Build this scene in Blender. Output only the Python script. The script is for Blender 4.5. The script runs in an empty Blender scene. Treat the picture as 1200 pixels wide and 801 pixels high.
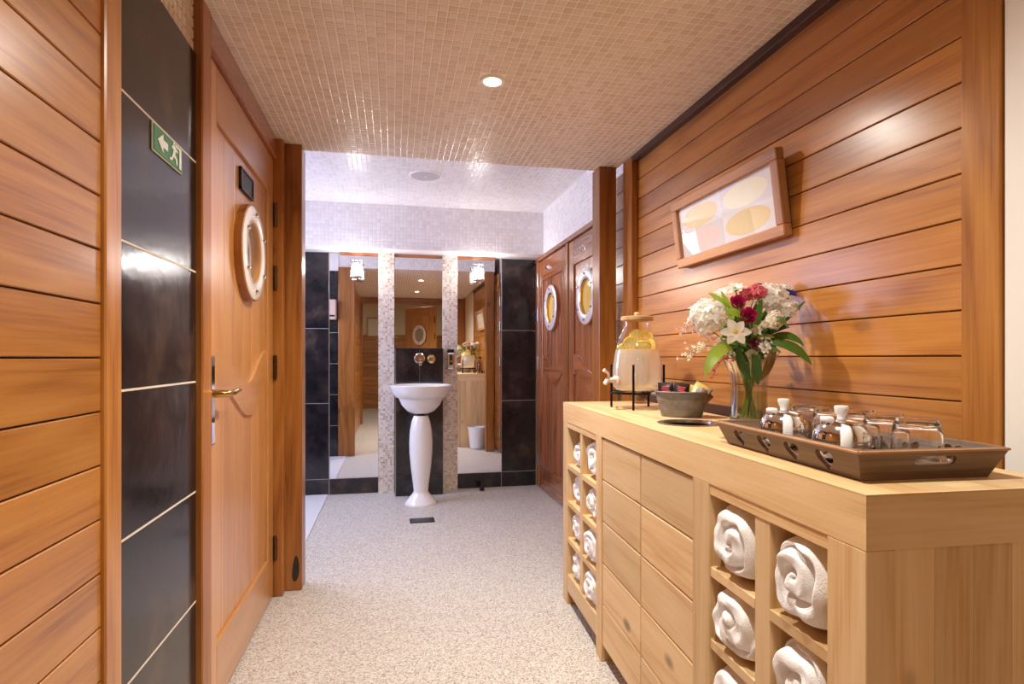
import bpy, bmesh, math, random
from mathutils import Vector, Matrix, noise as mnoise
R = random.Random(7)
PI = math.pi
scene = bpy.context.scene
C = scene.collection

# ------------------------------------------------------------------ camera
FPX, VX, VY, CAMH = 666.7, 461.0, 419.0, 1.10       # 1200 x 801 frame
YAW = math.atan((600 - VX) / FPX)
cam = bpy.data.cameras.new('camera')
cam.sensor_width = 36.0
cam.lens = FPX / 1200 * 36.0
cam.shift_y = (VY - 400.5) / 1200
cam.clip_start = 0.02
cam_o = bpy.data.objects.new('camera', cam)
cam_o.location = (0, 0, CAMH)
cam_o.rotation_euler = (PI / 2, 0, -YAW)
C.objects.link(cam_o)
scene.camera = cam_o

# ------------------------------------------------------------------ world, exposure
w = bpy.data.worlds.new('world'); scene.world = w; w.use_nodes = True
w.node_tree.nodes['Background'].inputs[0].default_value = (1.0, 0.9, 0.8, 1)
w.node_tree.nodes['Background'].inputs[1].default_value = 0.3
scene.view_settings.view_transform = 'Standard'
scene.view_settings.look = 'None'
scene.view_settings.gamma = 1.0
scene.view_settings.use_curve_mapping = False
scene.view_settings.exposure = 1.0
scene.cycles.max_bounces = 12
scene.cycles.diffuse_bounces = 6
scene.cycles.glossy_bounces = 6
scene.cycles.transparent_max_bounces = 24

WARM = (1.0, 0.95, 0.86)
NEUT = (1.0, 0.97, 0.95)
COOL = (0.55, 0.64, 1.0)
P_DOWN, P_HALL_FILL, P_SCONCE, P_WINDOW_FILL = 60.0, 9.0, 2.9, 22.0

def lamp(name, kind, loc, power, color, parent=None, size=0.05, angle=150, blend=1.0, rot=(0, 0, 0), size_y=None):
    l = bpy.data.lights.new(name, kind)
    l.energy = power; l.color = color
    if kind == 'AREA':
        l.shape = 'RECTANGLE' if size_y else 'DISK'; l.size = size
        if size_y: l.size_y = size_y
    else:
        l.shadow_soft_size = size
    if kind == 'SPOT':
        l.spot_size = math.radians(angle); l.spot_blend = blend
    o = bpy.data.objects.new(name, l); C.objects.link(o)
    o.location = loc; o.rotation_euler = rot; o.parent = parent
    return o

# bluish fill light at the added, unseen window, left end of the washroom
lamp('added_window_fill', 'AREA', (-1.52, 3.86, 1.45), P_WINDOW_FILL, COOL, size=1.2, size_y=1.3, rot=(0, -PI / 3, 0))

# ------------------------------------------------------------------ helpers
def lin(c):
    return tuple((v / 255 / 12.92) if v / 255 <= 0.04045 else ((v / 255 + 0.055) / 1.055) ** 2.4 for v in c) + (1,)

def px(u, v, wdist):
    """a photo pixel at a given depth along the lens axis -> world point"""
    a = (u - 600) / FPX * wdist; b = (VY - v) / FPX * wdist
    s, c = math.sin(YAW), math.cos(YAW)
    return Vector((a * c + wdist * s, -a * s + wdist * c, CAMH + b))

def tag(o, label=None, cat=None, group=None, kind=None):
    if label: o['label'] = label
    if cat: o['category'] = cat
    if group: o['group'] = group
    if kind: o['kind'] = kind
    return o

def empty(name, loc=(0, 0, 0), rz=0.0, parent=None):
    o = bpy.data.objects.new(name, None); C.objects.link(o)
    o.empty_display_size = 0.05
    o.location = loc; o.rotation_euler = (0, 0, rz); o.parent = parent
    return o

def link(name, me, mat=None, parent=None, loc=None, rot=None):
    if mat and not me.materials: me.materials.append(mat)
    o = bpy.data.objects.new(name, me); C.objects.link(o); o.parent = parent
    if loc is not None: o.location = loc
    if rot is not None: o.rotation_euler = rot
    return o

def done(bm, name, smooth=None):
    bmesh.ops.recalc_face_normals(bm, faces=bm.faces)
    me = bpy.data.meshes.new(name); bm.to_mesh(me); bm.free()
    if smooth is not None:
        me.shade_smooth()
        if smooth < 180: me.set_sharp_from_angle(angle=math.radians(smooth))
    return me

def bx(bm, x0, x1, y0, y1, z0, z1, bev=0.0, seg=1):
    r = bmesh.ops.create_cube(bm, size=1.0)
    vs = r['verts']
    for v in vs:
        v.co = Vector(((x0 + x1) / 2 + v.co.x * (x1 - x0), (y0 + y1) / 2 + v.co.y * (y1 - y0), (z0 + z1) / 2 + v.co.z * (z1 - z0)))
    if bev:
        es = list({e for v in vs for e in v.link_edges})
        bmesh.ops.bevel(bm, geom=es, offset=bev, segments=seg, affect='EDGES', profile=0.5)

def box(name, x0, x1, y0, y1, z0, z1, mat, parent=None, bev=0.002, seg=1):
    """box whose own origin is its centre (so the grain differs from piece to piece)"""
    cx, cy, cz = (x0 + x1) / 2, (y0 + y1) / 2, (z0 + z1) / 2
    bm = bmesh.new(); bx(bm, x0 - cx, x1 - cx, y0 - cy, y1 - cy, z0 - cz, z1 - cz, bev, seg)
    return link(name, done(bm, name), mat, parent, (cx, cy, cz))

def lathe_bm(bm, prof, n=40, M=None, close=False):
    rings = []
    for r, z in prof:
        if r < 1e-6:
            rings.append([bm.verts.new((0, 0, z))])
        else:
            rings.append([bm.verts.new((r * math.cos(2 * PI * i / n), r * math.sin(2 * PI * i / n), z)) for i in range(n)])
    pairs = list(zip(rings, rings[1:]))
    if close: pairs.append((rings[-1], rings[0]))
    for a, b in pairs:
        if len(a) == 1 and len(b) == 1: continue
        for i in range(n):
            j = (i + 1) % n
            if len(a) == 1: bm.faces.new((a[0], b[i], b[j]))
            elif len(b) == 1: bm.faces.new((a[i], a[j], b[0]))
            else: bm.faces.new((a[i], a[j], b[j], b[i]))
    vs = [v for r in rings for v in r]
    if M is not None: bmesh.ops.transform(bm, matrix=M, verts=vs)
    return vs

def lathe(name, prof, mat, parent=None, loc=None, rot=None, n=40, smooth=40, M=None, close=False):
    bm = bmesh.new(); lathe_bm(bm, prof, n, M, close)
    return link(name, done(bm, name, smooth), mat, parent, loc, rot)

def tube_bm(bm, pts, rad, n=8, cap=True):
    pts = [Vector(p) for p in pts]
    rads = rad if isinstance(rad, (list, tuple)) else [rad] * len(pts)
    prev = None; rings = []
    for i, p in enumerate(pts):
        t = (pts[min(i + 1, len(pts) - 1)] - pts[max(i - 1, 0)]).normalized()
        ref = prev if prev is not None else (Vector((0, 0, 1)) if abs(t.z) < 0.9 else Vector((1, 0, 0)))
        a = (ref - t * ref.dot(t)).normalized(); b = t.cross(a); prev = a
        rings.append([bm.verts.new(p + (a * math.cos(2 * PI * k / n) + b * math.sin(2 * PI * k / n)) * rads[i]) for k in range(n)])
    for A, B in zip(rings, rings[1:]):
        for k in range(n):
            bm.faces.new((A[k], A[(k + 1) % n], B[(k + 1) % n], B[k]))
    if cap:
        bm.faces.new(rings[0][::-1]); bm.faces.new(rings[-1])

def tube(name, pts, rad, mat, parent=None, n=8, loc=None):
    bm = bmesh.new(); tube_bm(bm, pts, rad, n)
    return link(name, done(bm, name, 50), mat, parent, loc)

def plate_bm(bm, outer, holes, thick, M=None):
    """flat plate (x, y) from z=0 to -thick with holes, moved by M"""
    vs = []
    es = []
    for loop in [outer] + list(holes):
        lv = [bm.verts.new((x, y, 0)) for x, y in loop]
        vs += lv
        for i in range(len(lv)): es.append(bm.edges.new((lv[i], lv[(i + 1) % len(lv)])))
    r = bmesh.ops.triangle_fill(bm, use_beauty=True, use_dissolve=False, edges=es)
    fs = [g for g in r['geom'] if isinstance(g, bmesh.types.BMFace)]
    r = bmesh.ops.extrude_face_region(bm, geom=fs)
    nv = [g for g in r['geom'] if isinstance(g, bmesh.types.BMVert)]
    bmesh.ops.translate(bm, verts=nv, vec=(0, 0, -thick))
    if M is not None: bmesh.ops.transform(bm, matrix=M, verts=vs + nv)

def plate(name, outer, holes, thick, M, mat, parent=None, loc=None, rot=None):
    bm = bmesh.new(); plate_bm(bm, outer, holes, thick, M)
    return link(name, done(bm, name), mat, parent, loc, rot)

def circle(cx, cy, r, n=32, ry=None):
    ry = ry or r
    return [(cx + r * math.cos(2 * PI * i / n), cy + ry * math.sin(2 * PI * i / n)) for i in range(n)]

def copy_tree(o, parent=None):
    c = o.copy(); C.objects.link(c); c.parent = parent
    for ch in list(o.children):
        if ch.type in ('MESH', 'EMPTY'): copy_tree(ch, c)
    return c

# ------------------------------------------------------------------ materials
MATS = {}
def newmat(name):
    m = bpy.data.materials.new(name); m.use_nodes = True
    nt = m.node_tree
    return m, nt, nt.nodes['Principled BSDF']

def plain(name, rgb, rough=0.5, metal=0.0, coat=0.0, spec=0.5, bump=0.0, bscale=60, vary=0.0, sheen=0.0, sss=0.0):
    if name in MATS: return MATS[name]
    m, nt, b = newmat(name)
    N, L = nt.nodes, nt.links
    c = lin(rgb)
    b.inputs['Base Color'].default_value = c
    b.inputs['Roughness'].default_value = rough
    b.inputs['Metallic'].default_value = metal
    b.inputs['Coat Weight'].default_value = coat
    b.inputs['Specular IOR Level'].default_value = spec
    b.inputs['Sheen Weight'].default_value = sheen
    tc = N.new('ShaderNodeTexCoord')
    nz = N.new('ShaderNodeTexNoise'); nz.inputs['Scale'].default_value = bscale; nz.inputs['Detail'].default_value = 4
    L.new(tc.outputs['Object'], nz.inputs['Vector'])
    if vary:
        mx = N.new('ShaderNodeMixRGB'); mx.inputs[1].default_value = tuple(max(0, v * (1 - vary)) for v in c[:3]) + (1,)
        mx.inputs[2].default_value = tuple(min(1, v * (1 + vary)) for v in c[:3]) + (1,)
        L.new(nz.outputs['Fac'], mx.inputs[0]); L.new(mx.outputs[0], b.inputs['Base Color'])
    if bump:
        bp = N.new('ShaderNodeBump'); bp.inputs['Strength'].default_value = bump; bp.inputs['Distance'].default_value = 0.002
        L.new(nz.outputs['Fac'], bp.inputs['Height']); L.new(bp.outputs[0], b.inputs['Normal'])
    MATS[name] = m
    return m

WOODS = {   # light, mid, dark, roughness, knot strength
    'cedar':  ((202, 140, 68), (184, 120, 52), (146, 86, 34), 0.28, 0.3),
    'door':   ((212, 154, 88), (200, 138, 72), (178, 114, 52), 0.30, 0.15),
    'reddoor': ((176, 114, 74), (158, 94, 58), (120, 66, 42), 0.22, 0.10),
    'post':   ((174, 114, 54), (152, 92, 38), (110, 62, 24), 0.28, 0.7),
    'darktrim': ((92, 56, 34), (74, 44, 28), (48, 28, 18), 0.4, 0.0),
    'pine':   ((234, 202, 156), (225, 189, 136), (204, 155, 96), 0.50, 1.0),
    'frame':  ((200, 148, 100), (182, 126, 80), (140, 90, 54), 0.4, 0.6),
    'tray':   ((146, 116, 92), (112, 86, 66), (62, 46, 36), 0.40, 0.2),
    'lidwood': ((206, 172, 128), (190, 152, 108), (150, 112, 74), 0.5, 0.0),
}
def wood(tone, axis='Y'):
    key = 'wood_%s_%s' % (tone, axis)
    if key in MATS: return MATS[key]
    la, mi, da, rough, knot = WOODS[tone]
    m, nt, b = newmat(key)
    N, L = nt.nodes, nt.links
    tc = N.new('ShaderNodeTexCoord'); oi = N.new('ShaderNodeObjectInfo')
    mul = N.new('ShaderNodeVectorMath'); mul.operation = 'MULTIPLY_ADD'
    mul.inputs[1].default_value = (37.0, 23.0, 51.0)
    cmb = N.new('ShaderNodeCombineXYZ')
    for i in range(3): L.new(oi.outputs['Random'], cmb.inputs[i])
    L.new(cmb.outputs[0], mul.inputs[0]); L.new(tc.outputs['Object'], mul.inputs[2])
    st = N.new('ShaderNodeVectorMath'); st.operation = 'MULTIPLY'
    k = {'X': 0, 'Y': 1, 'Z': 2}[axis]
    sc = [1.0, 1.0, 1.0]; sc[k] = 0.10
    st.inputs[1].default_value = sc
    L.new(mul.outputs[0], st.inputs[0])
    big = N.new('ShaderNodeTexNoise'); big.inputs['Scale'].default_value = 7.0; big.inputs['Detail'].default_value = 2.0
    big.inputs['Distortion'].default_value = 0.4
    L.new(st.outputs[0], big.inputs['Vector'])
    rg = N.new('ShaderNodeMath'); rg.operation = 'MULTIPLY'; rg.inputs[1].default_value = 9.0
    L.new(big.outputs['Fac'], rg.inputs[0])
    fr = N.new('ShaderNodeMath'); fr.operation = 'PINGPONG'; fr.inputs[1].default_value = 1.0
    L.new(rg.outputs[0], fr.inputs[0])
    st2 = N.new('ShaderNodeVectorMath'); st2.operation = 'MULTIPLY'
    s2 = [1.0, 1.0, 1.0]; s2[k] = 0.03
    st2.inputs[1].default_value = s2
    L.new(mul.outputs[0], st2.inputs[0])
    fib = N.new('ShaderNodeTexNoise'); fib.inputs['Scale'].default_value = 150.0; fib.inputs['Detail'].default_value = 3.0
    L.new(st2.outputs[0], fib.inputs['Vector'])
    mx = N.new('ShaderNodeMath'); mx.operation = 'MULTIPLY_ADD'; mx.inputs[1].default_value = 0.34
    L.new(fr.outputs[0], mx.inputs[0])
    fm = N.new('ShaderNodeMath'); fm.operation = 'MULTIPLY'; fm.inputs[1].default_value = 0.66
    L.new(fib.outputs['Fac'], fm.inputs[0]); L.new(fm.outputs[0], mx.inputs[2])
    rp = N.new('ShaderNodeValToRGB')
    rp.color_ramp.elements[0].position = 0.16; rp.color_ramp.elements[0].color = lin(da)
    rp.color_ramp.elements[1].position = 0.80; rp.color_ramp.elements[1].color = lin(la)
    e = rp.color_ramp.elements.new(0.45); e.color = lin(mi)
    L.new(mx.outputs[0], rp.inputs[0])
    # piece to piece tone
    hs = N.new('ShaderNodeHueSaturation')
    vr = N.new('ShaderNodeMapRange'); vr.inputs['To Min'].default_value = 0.86; vr.inputs['To Max'].default_value = 1.12
    L.new(oi.outputs['Random'], vr.inputs['Value']); L.new(vr.outputs[0], hs.inputs['Value'])
    L.new(rp.outputs[0], hs.inputs['Color'])
    out = hs.outputs[0]
    if knot:
        st3 = N.new('ShaderNodeVectorMath'); st3.operation = 'MULTIPLY'
        s3 = [1.0, 1.0, 1.0]; s3[k] = 0.55
        st3.inputs[1].default_value = s3
        L.new(mul.outputs[0], st3.inputs[0])
        vo = N.new('ShaderNodeTexVoronoi'); vo.inputs['Scale'].default_value = 6.0
        L.new(st3.outputs[0], vo.inputs['Vector'])
        kr = N.new('ShaderNodeMapRange'); kr.interpolation_type = 'SMOOTHSTEP'
        kr.inputs['From Min'].default_value = 0.15; kr.inputs['From Max'].default_value = 0.05
        kr.inputs['To Min'].default_value = 0.0; kr.inputs['To Max'].default_value = 0.75 * min(1, knot + 0.2)
        L.new(vo.outputs['Distance'], kr.inputs['Value'])
        gate = N.new('ShaderNodeSeparateColor'); L.new(vo.outputs['Color'], gate.inputs[0])
        gt = N.new('ShaderNodeMath'); gt.operation = 'LESS_THAN'; gt.inputs[1].default_value = 0.62 * knot
        L.new(gate.outputs[0], gt.inputs[0])
        gm = N.new('ShaderNodeMath'); gm.operation = 'MULTIPLY'
        L.new(kr.outputs[0], gm.inputs[0]); L.new(gt.outputs[0], gm.inputs[1])
        kx = N.new('ShaderNodeMixRGB'); kx.inputs[2].default_value = lin(tuple(int(v * 0.55) for v in da))
        L.new(gm.outputs[0], kx.inputs[0]); L.new(out, kx.inputs[1]); out = kx.outputs[0]
    L.new(out, b.inputs['Base Color'])
    b.inputs['Roughness'].default_value = rough
    b.inputs['Specular IOR Level'].default_value = 0.5
    if tone in ('cedar', 'door', 'reddoor'):
        b.inputs['Coat Weight'].default_value = 1.0 if tone == 'door' else 0.55; b.inputs['Coat Roughness'].default_value = 0.30 if tone == 'door' else 0.24
    bp = N.new('ShaderNodeBump'); bp.inputs['Strength'].default_value = 0.12; bp.inputs['Distance'].default_value = 0.001
    L.new(fib.outputs['Fac'], bp.inputs['Height']); L.new(bp.outputs[0], b.inputs['Normal'])
    MATS[key] = m
    return m

def mosaic_mat(name, stops, rough=0.25):
    m, nt, b = newmat(name)
    N, L = nt.nodes, nt.links
    g = N.new('ShaderNodeNewGeometry'); oi = N.new('ShaderNodeObjectInfo')
    ad = N.new('ShaderNodeMath'); ad.operation = 'ADD'
    L.new(g.outputs['Random Per Island'], ad.inputs[0]); L.new(oi.outputs['Random'], ad.inputs[1])
    fr = N.new('ShaderNodeMath'); fr.operation = 'FRACT'; L.new(ad.outputs[0], fr.inputs[0])
    rp = N.new('ShaderNodeValToRGB')
    els = rp.color_ramp.elements
    els[0].position = stops[0][0]; els[0].color = lin(stops[0][1])
    els[1].position = stops[-1][0]; els[1].color = lin(stops[-1][1])
    for p, c in stops[1:-1]:
        e = els.new(p); e.color = lin(c)
    L.new(fr.outputs[0], rp.inputs[0]); L.new(rp.outputs[0], b.inputs['Base Color'])
    b.inputs['Roughness'].default_value = rough
    return m

MOS_BEIGE = mosaic_mat('mosaic_beige', [(0, (224, 206, 186)), (0.5, (232, 216, 198)), (1, (238, 224, 208))], 0.22)
MOS_WHITE = mosaic_mat('mosaic_white', [(0, (226, 218, 216)), (0.5, (234, 227, 225)), (1, (240, 235, 234))], 0.28)
MOS_MIX = mosaic_mat('mosaic_mixed', [(0, (236, 226, 216)), (0.5, (222, 208, 196)), (0.82, (204, 184, 170)), (1, (182, 154, 138))], 0.18)
GROUT_B = plain('grout_beige', (246, 236, 222), 0.85)
GROUT_W = plain('grout_white', (244, 240, 240), 0.85)
GROUT_L = plain('grout_light', (224, 210, 192), 0.8)

def slate_mat():
    m, nt, b = newmat('slate_tile')
    N, L = nt.nodes, nt.links
    tc = N.new('ShaderNodeTexCoord'); oi = N.new('ShaderNodeObjectInfo')
    cmb = N.new('ShaderNodeCombineXYZ')
    for i in range(3): L.new(oi.outputs['Random'], cmb.inputs[i])
    mul = N.new('ShaderNodeVectorMath'); mul.operation = 'MULTIPLY_ADD'; mul.inputs[1].default_value = (17, 29, 41)
    L.new(cmb.outputs[0], mul.inputs[0]); L.new(tc.outputs['Object'], mul.inputs[2])
    n1 = N.new('ShaderNodeTexNoise'); n1.inputs['Scale'].default_value = 5; n1.inputs['Detail'].default_value = 6; n1.inputs['Roughness'].default_value = 0.65
    L.new(mul.outputs[0], n1.inputs['Vector'])
    rp = N.new('ShaderNodeValToRGB'); els = rp.color_ramp.elements
    els[0].position = 0.38; els[0].color = lin((24, 23, 26))
    els[1].position = 0.78; els[1].color = lin((92, 74, 62))
    e = els.new(0.56); e.color = lin((42, 36, 36))
    L.new(n1.outputs['Fac'], rp.inputs[0]); L.new(rp.outputs[0], b.inputs['Base Color'])
    rr = N.new('ShaderNodeMapRange'); rr.inputs['To Min'].default_value = 0.03; rr.inputs['To Max'].default_value = 0.30
    L.new(n1.outputs['Fac'], rr.inputs['Value']); L.new(rr.outputs[0], b.inputs['Roughness'])
    n2 = N.new('ShaderNodeTexNoise'); n2.inputs['Scale'].default_value = 30; n2.inputs['Detail'].default_value = 5
    L.new(mul.outputs[0], n2.inputs['Vector'])
    bp = N.new('ShaderNodeBump'); bp.inputs['Strength'].default_value = 0.12; bp.inputs['Distance'].default_value = 0.003
    L.new(n2.outputs['Fac'], bp.inputs['Height']); L.new(bp.outputs[0], b.inputs['Normal'])
    return m
SLATE = slate_mat()

def floor_mat():
    m, nt, b = newmat('pebble_resin')
    N, L = nt.nodes, nt.links
    tc = N.new('ShaderNodeTexCoord')
    vo = N.new('ShaderNodeTexVoronoi'); vo.inputs['Scale'].default_value = 210
    L.new(tc.outputs['Object'], vo.inputs['Vector'])
    sp = N.new('ShaderNodeSeparateColor'); L.new(vo.outputs['Color'], sp.inputs[0])
    rp = N.new('ShaderNodeValToRGB'); els = rp.color_ramp.elements
    els[0].position = 0.0; els[0].color = lin((160, 142, 128))
    els[1].position = 1.0; els[1].color = lin((240, 236, 230))
    for p, c in ((0.12, (186, 170, 157)), (0.3, (208, 198, 188)), (0.6, (224, 216, 206))):
        e = els.new(p); e.color = lin(c)
    L.new(sp.outputs[0], rp.inputs[0])
    ed = N.new('ShaderNodeMapRange'); ed.inputs['From Min'].default_value = 0.2; ed.inputs['From Max'].default_value = 0.75
    ed.inputs['To Min'].default_value = 1.0; ed.inputs['To Max'].default_value = 0.72
    L.new(vo.outputs['Distance'], ed.inputs['Value'])
    mx = N.new('ShaderNodeMixRGB'); mx.blend_type = 'MULTIPLY'; mx.inputs[0].default_value = 1
    L.new(rp.outputs[0], mx.inputs[1]); L.new(ed.outputs[0], mx.inputs[2]); L.new(mx.outputs[0], b.inputs['Base Color'])
    b.inputs['Roughness'].default_value = 0.42
    bp = N.new('ShaderNodeBump'); bp.invert = True; bp.inputs['Strength'].default_value = 0.5; bp.inputs['Distance'].default_value = 0.003
    L.new(vo.outputs['Distance'], bp.inputs['Height']); L.new(bp.outputs[0], b.inputs['Normal'])
    return m
FLOOR = floor_mat()

GROUT_D = plain('grout_grey', (176, 168, 164), 0.8)
def thin_glass(name, tint=(255, 255, 255), base=0.05, edge=0.75, rough=0.0):
    m = bpy.data.materials.new(name); m.use_nodes = True
    nt = m.node_tree; N, L = nt.nodes, nt.links; N.clear()
    out = N.new('ShaderNodeOutputMaterial'); mix = N.new('ShaderNodeMixShader')
    tr = N.new('ShaderNodeBsdfTransparent'); tr.inputs[0].default_value = lin(tint)
    gl = N.new('ShaderNodeBsdfGlossy'); gl.inputs['Roughness'].default_value = rough
    lw = N.new('ShaderNodeLayerWeight'); lw.inputs[0].default_value = 0.35
    mr = N.new('ShaderNodeMapRange'); mr.inputs['To Min'].default_value = base; mr.inputs['To Max'].default_value = edge
    L.new(lw.outputs['Facing'], mr.inputs['Value']); L.new(mr.outputs[0], mix.inputs[0])
    L.new(tr.outputs[0], mix.inputs[1]); L.new(gl.outputs[0], mix.inputs[2]); L.new(mix.outputs[0], out.inputs[0])
    return m
GLASS = thin_glass('clear_glass', (255, 255, 255), 0.03, 0.55)
GLASS_V = thin_glass('vase_glass', (250, 251, 249), 0.05, 0.8)

def emis(name, rgb, strength):
    m, nt, b = newmat(name)
    b.inputs['Base Color'].default_value = lin(rgb)
    b.inputs['Emission Color'].default_value = lin(rgb); b.inputs['Emission Strength'].default_value = strength
    return m

WHITE_C = plain('white_ceramic', (238, 234, 232), 0.12, coat=0.4)
WHITE_P = plain('white_paint', (244, 240, 232), 0.5)
CREAM = plain('cream_plaster', (232, 212, 180), 0.8, vary=0.03)
CHROME = plain('chrome', (225, 225, 228), 0.08, 1.0)
STEEL = plain('brushed_steel', (176, 172, 166), 0.28, 1.0)
BRASS = plain('brass', (196, 158, 92), 0.22, 1.0)
BRONZE = plain('aged_bronze', (96, 74, 52), 0.35, 1.0)
ZINC = plain('galvanised_zinc', (128, 122, 120), 0.45, 0.3, bump=0.3, bscale=60, vary=0.4)
BLACK = plain('black_paint', (20, 20, 20), 0.4)
BLACKM = plain('black_metal', (24, 22, 22), 0.35, 0.6)
TOWEL = plain('white_terry', (246, 244, 242), 0.95, bump=0.9, bscale=420, sheen=0.3)
MIRROR = plain('mirror_silver', (240, 240, 242), 0.0, 1.0)
PORT_W = plain('porthole_white', (240, 232, 226), 0.2, 0.0, coat=0.5)
PORT_C = plain('porthole_chrome', (236, 228, 232), 0.28, 0.35)
PORT_GLASS = plain('porthole_glass', (206, 204, 208), 0.04, 0.85)
LIT_PANE = emis('lit_porthole', (196, 160, 88), 0.22)
LIT_PANE.node_tree.nodes['Principled BSDF'].inputs['Roughness'].default_value = 0.05
PALE_FLOOR = plain('pale_resin', (226, 224, 226), 0.35, vary=0.03)
WHITE_PLASTIC = plain('white_plastic', (240, 240, 238), 0.35)

# ------------------------------------------------------------------ mosaics
def tile_verts(cx, cy, half, h, rnd):
    """one chamfered tessera: base square and slightly smaller, slightly tilted top"""
    q = half * 0.86
    tx, ty = rnd.uniform(-0.02, 0.02), rnd.uniform(-0.02, 0.02)
    b = [(cx - half, cy - half, 0), (cx + half, cy - half, 0), (cx + half, cy + half, 0), (cx - half, cy + half, 0)]
    t = [(cx + sx * q, cy + sy * q, h + tx * sx * q + ty * sy * q) for sx, sy in ((-1, -1), (1, -1), (1, 1), (-1, 1))]
    return b + t
TFACES = [(4, 5, 6, 7), (0, 1, 5, 4), (1, 2, 6, 5), (2, 3, 7, 6), (3, 0, 4, 7)]

def mosaic(name, origin, U, V, lu, lv, pitch, mat, parent, gap=0.0032, h=0.0014, skip=None, near=None, piece='mosaic_tile'):
    """tesserae over the rectangle origin + U*lu + V*lv, facing U x V; tiles for which near(centre) holds become parts of their own"""
    rnd = random.Random(len(name) * 13 + int(lu * 100))
    U, V, origin = Vector(U), Vector(V), Vector(origin)
    W = U.cross(V)
    nu, nv = max(1, round(lu / pitch)), max(1, round(lv / pitch))
    pu, pv = lu / nu, lv / nv
    half = (min(pu, pv) - gap) / 2
    verts, faces = [], []
    singles = []
    M = Matrix((U, V, W)).transposed().to_4x4()
    for i in range(nu):
        for j in range(nv):
            cx, cy = (i + 0.5) * pu, (j + 0.5) * pv
            c = origin + U * cx + V * cy
            if skip and skip(c): continue
            if near and near(c): singles.append(c); continue
            k = len(verts)
            for a in tile_verts(cx, cy, half, h, rnd):
                verts.append(origin + U * a[0] + V * a[1] + W * a[2])
            faces += [tuple(k + q for q in f) for f in TFACES]
    me = bpy.data.meshes.new(name); me.from_pydata(verts, [], faces)
    o = link(name, me, mat, parent); tag(o, kind='stuff')
    if singles:
        sm = bpy.data.meshes.new(piece); sm.from_pydata(tile_verts(0, 0, half, h, rnd), [], TFACES)
        rot = M.to_euler()
        for c in singles: link(piece, sm, mat, parent, c, rot)
    return o

# ================================================================== THE SETTING
XL, XR, ZC = -0.53, 1.20, 2.11        # plank faces left and right, corridor ceiling
YC, YF, YB = 2.92, 4.77, -0.18        # soffit edge, far wall, rear doorway
ZA = 2.32                             # washroom ceiling
XA0, XA1 = -1.60, 1.22                # washroom side walls

fl = box('floor', -1.75, 2.2, -3.3, YF + 0.1, -0.1, 0.0, FLOOR, None, 0); tag(fl, kind='structure')
fs = box('floor_shower', -1.6, -0.512, 2.95, YF, 0.0, 0.006, PALE_FLOOR, None, 0.001); tag(fs, kind='structure')

# ---- corridor ceiling
ce = box('ceiling', -0.62, XR - 0.03, YB - 0.1, YC, ZC, ZC + 0.2, GROUT_B, None, 0); tag(ce, kind='structure')
ceg = empty('mosaic_ceiling', (0, 0, 0)); tag(ceg, kind='structure')
ceg.name = 'ceiling_tiling'
def in_view(c):
    s_, c_ = math.sin(YAW), math.cos(YAW)
    d = c.x * s_ + c.y * c_
    if d < 0.3: return False
    u = 600 + FPX * (c.x * c_ - c.y * s_) / d; v = VY - FPX * (c.z - CAMH) / d
    return -10 < u < 1210 and -10 < v < 811
cnt = [0]
def near_tile(c):
    if c.y < 1.83 and in_view(c) and cnt[0] < 300:
        cnt[0] += 1; return True
    return False
mosaic('mosaic_field', (-0.56, YC, ZC), (1, 0, 0), (0, -1, 0), XR - 0.03 + 0.56, YC + 0.22, 0.030, MOS_BEIGE, ceg,
       skip=lambda c: (c.x - 0.353) ** 2 + (c.y - 2.043) ** 2 < 0.05 ** 2 or (c.x - 0.353) ** 2 + (c.y - 0.76) ** 2 < 0.05 ** 2, near=near_tile)
# vertical end of the lowered ceiling, facing the washroom
mosaic('mosaic_drop', (1.17, YC, ZC), (-1, 0, 0), (0, 0, 1), 1.17 + 1.55, ZA - ZC, 0.030, MOS_WHITE, ceg)

# ---- washroom ceiling
ca = box('ceiling_washroom', XA0 - 0.1, XA1 + 0.1, YC - 0.01, YF + 0.1, ZA, ZA + 0.1, GROUT_W, None, 0); tag(ca, kind='structure')
cag = empty('ceiling_washroom_tiling'); tag(cag, kind='structure')
mosaic('mosaic_field', (XA0, YF, ZA), (1, 0, 0), (0, -1, 0), XA1 - XA0, YF - YC, 0.030, MOS_WHITE, cag,
       skip=lambda c: (c.x - 0.212) ** 2 + (c.y - 3.85) ** 2 < 0.11 ** 2)

# ---- left wall
wl = box('wall_left', -0.75, -0.556, -0.35, 1.80, 0, 2.31, GROUT_L, None, 0); tag(wl, kind='structure')
def child_of(o, par):
    """parent keeping the world place"""
    o.parent = par; o.matrix_parent_inverse = par.matrix_basis.inverted(); return o
Y_PL = 1.192
bm = bmesh.new(); bx(bm, -0.012, 0.012, -(Y_PL + 0.35) / 2, (Y_PL + 0.35) / 2, -0.0484, 0.0484, 0.0018, 1)
pl_me = done(bm, 'plank_left'); pl_me.materials.append(wood('cedar', 'Y'))
for k in range(-11, 10):
    o = link('plank', pl_me, None, None, (XL - 0.012 - 0.002, (Y_PL - 0.35) / 2, 1.15 + 0.1 * k)); child_of(o, wl)
child_of(box('plank_backing', -0.58, -0.546, -0.35, Y_PL, 0, 2.11, wood('darktrim', 'Y'), None, 0), wl)
child_of(box('stile', -0.575, -0.524, Y_PL, 1.256, 0, 2.11, wood('cedar', 'Z'), None, 0.003), wl)
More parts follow.
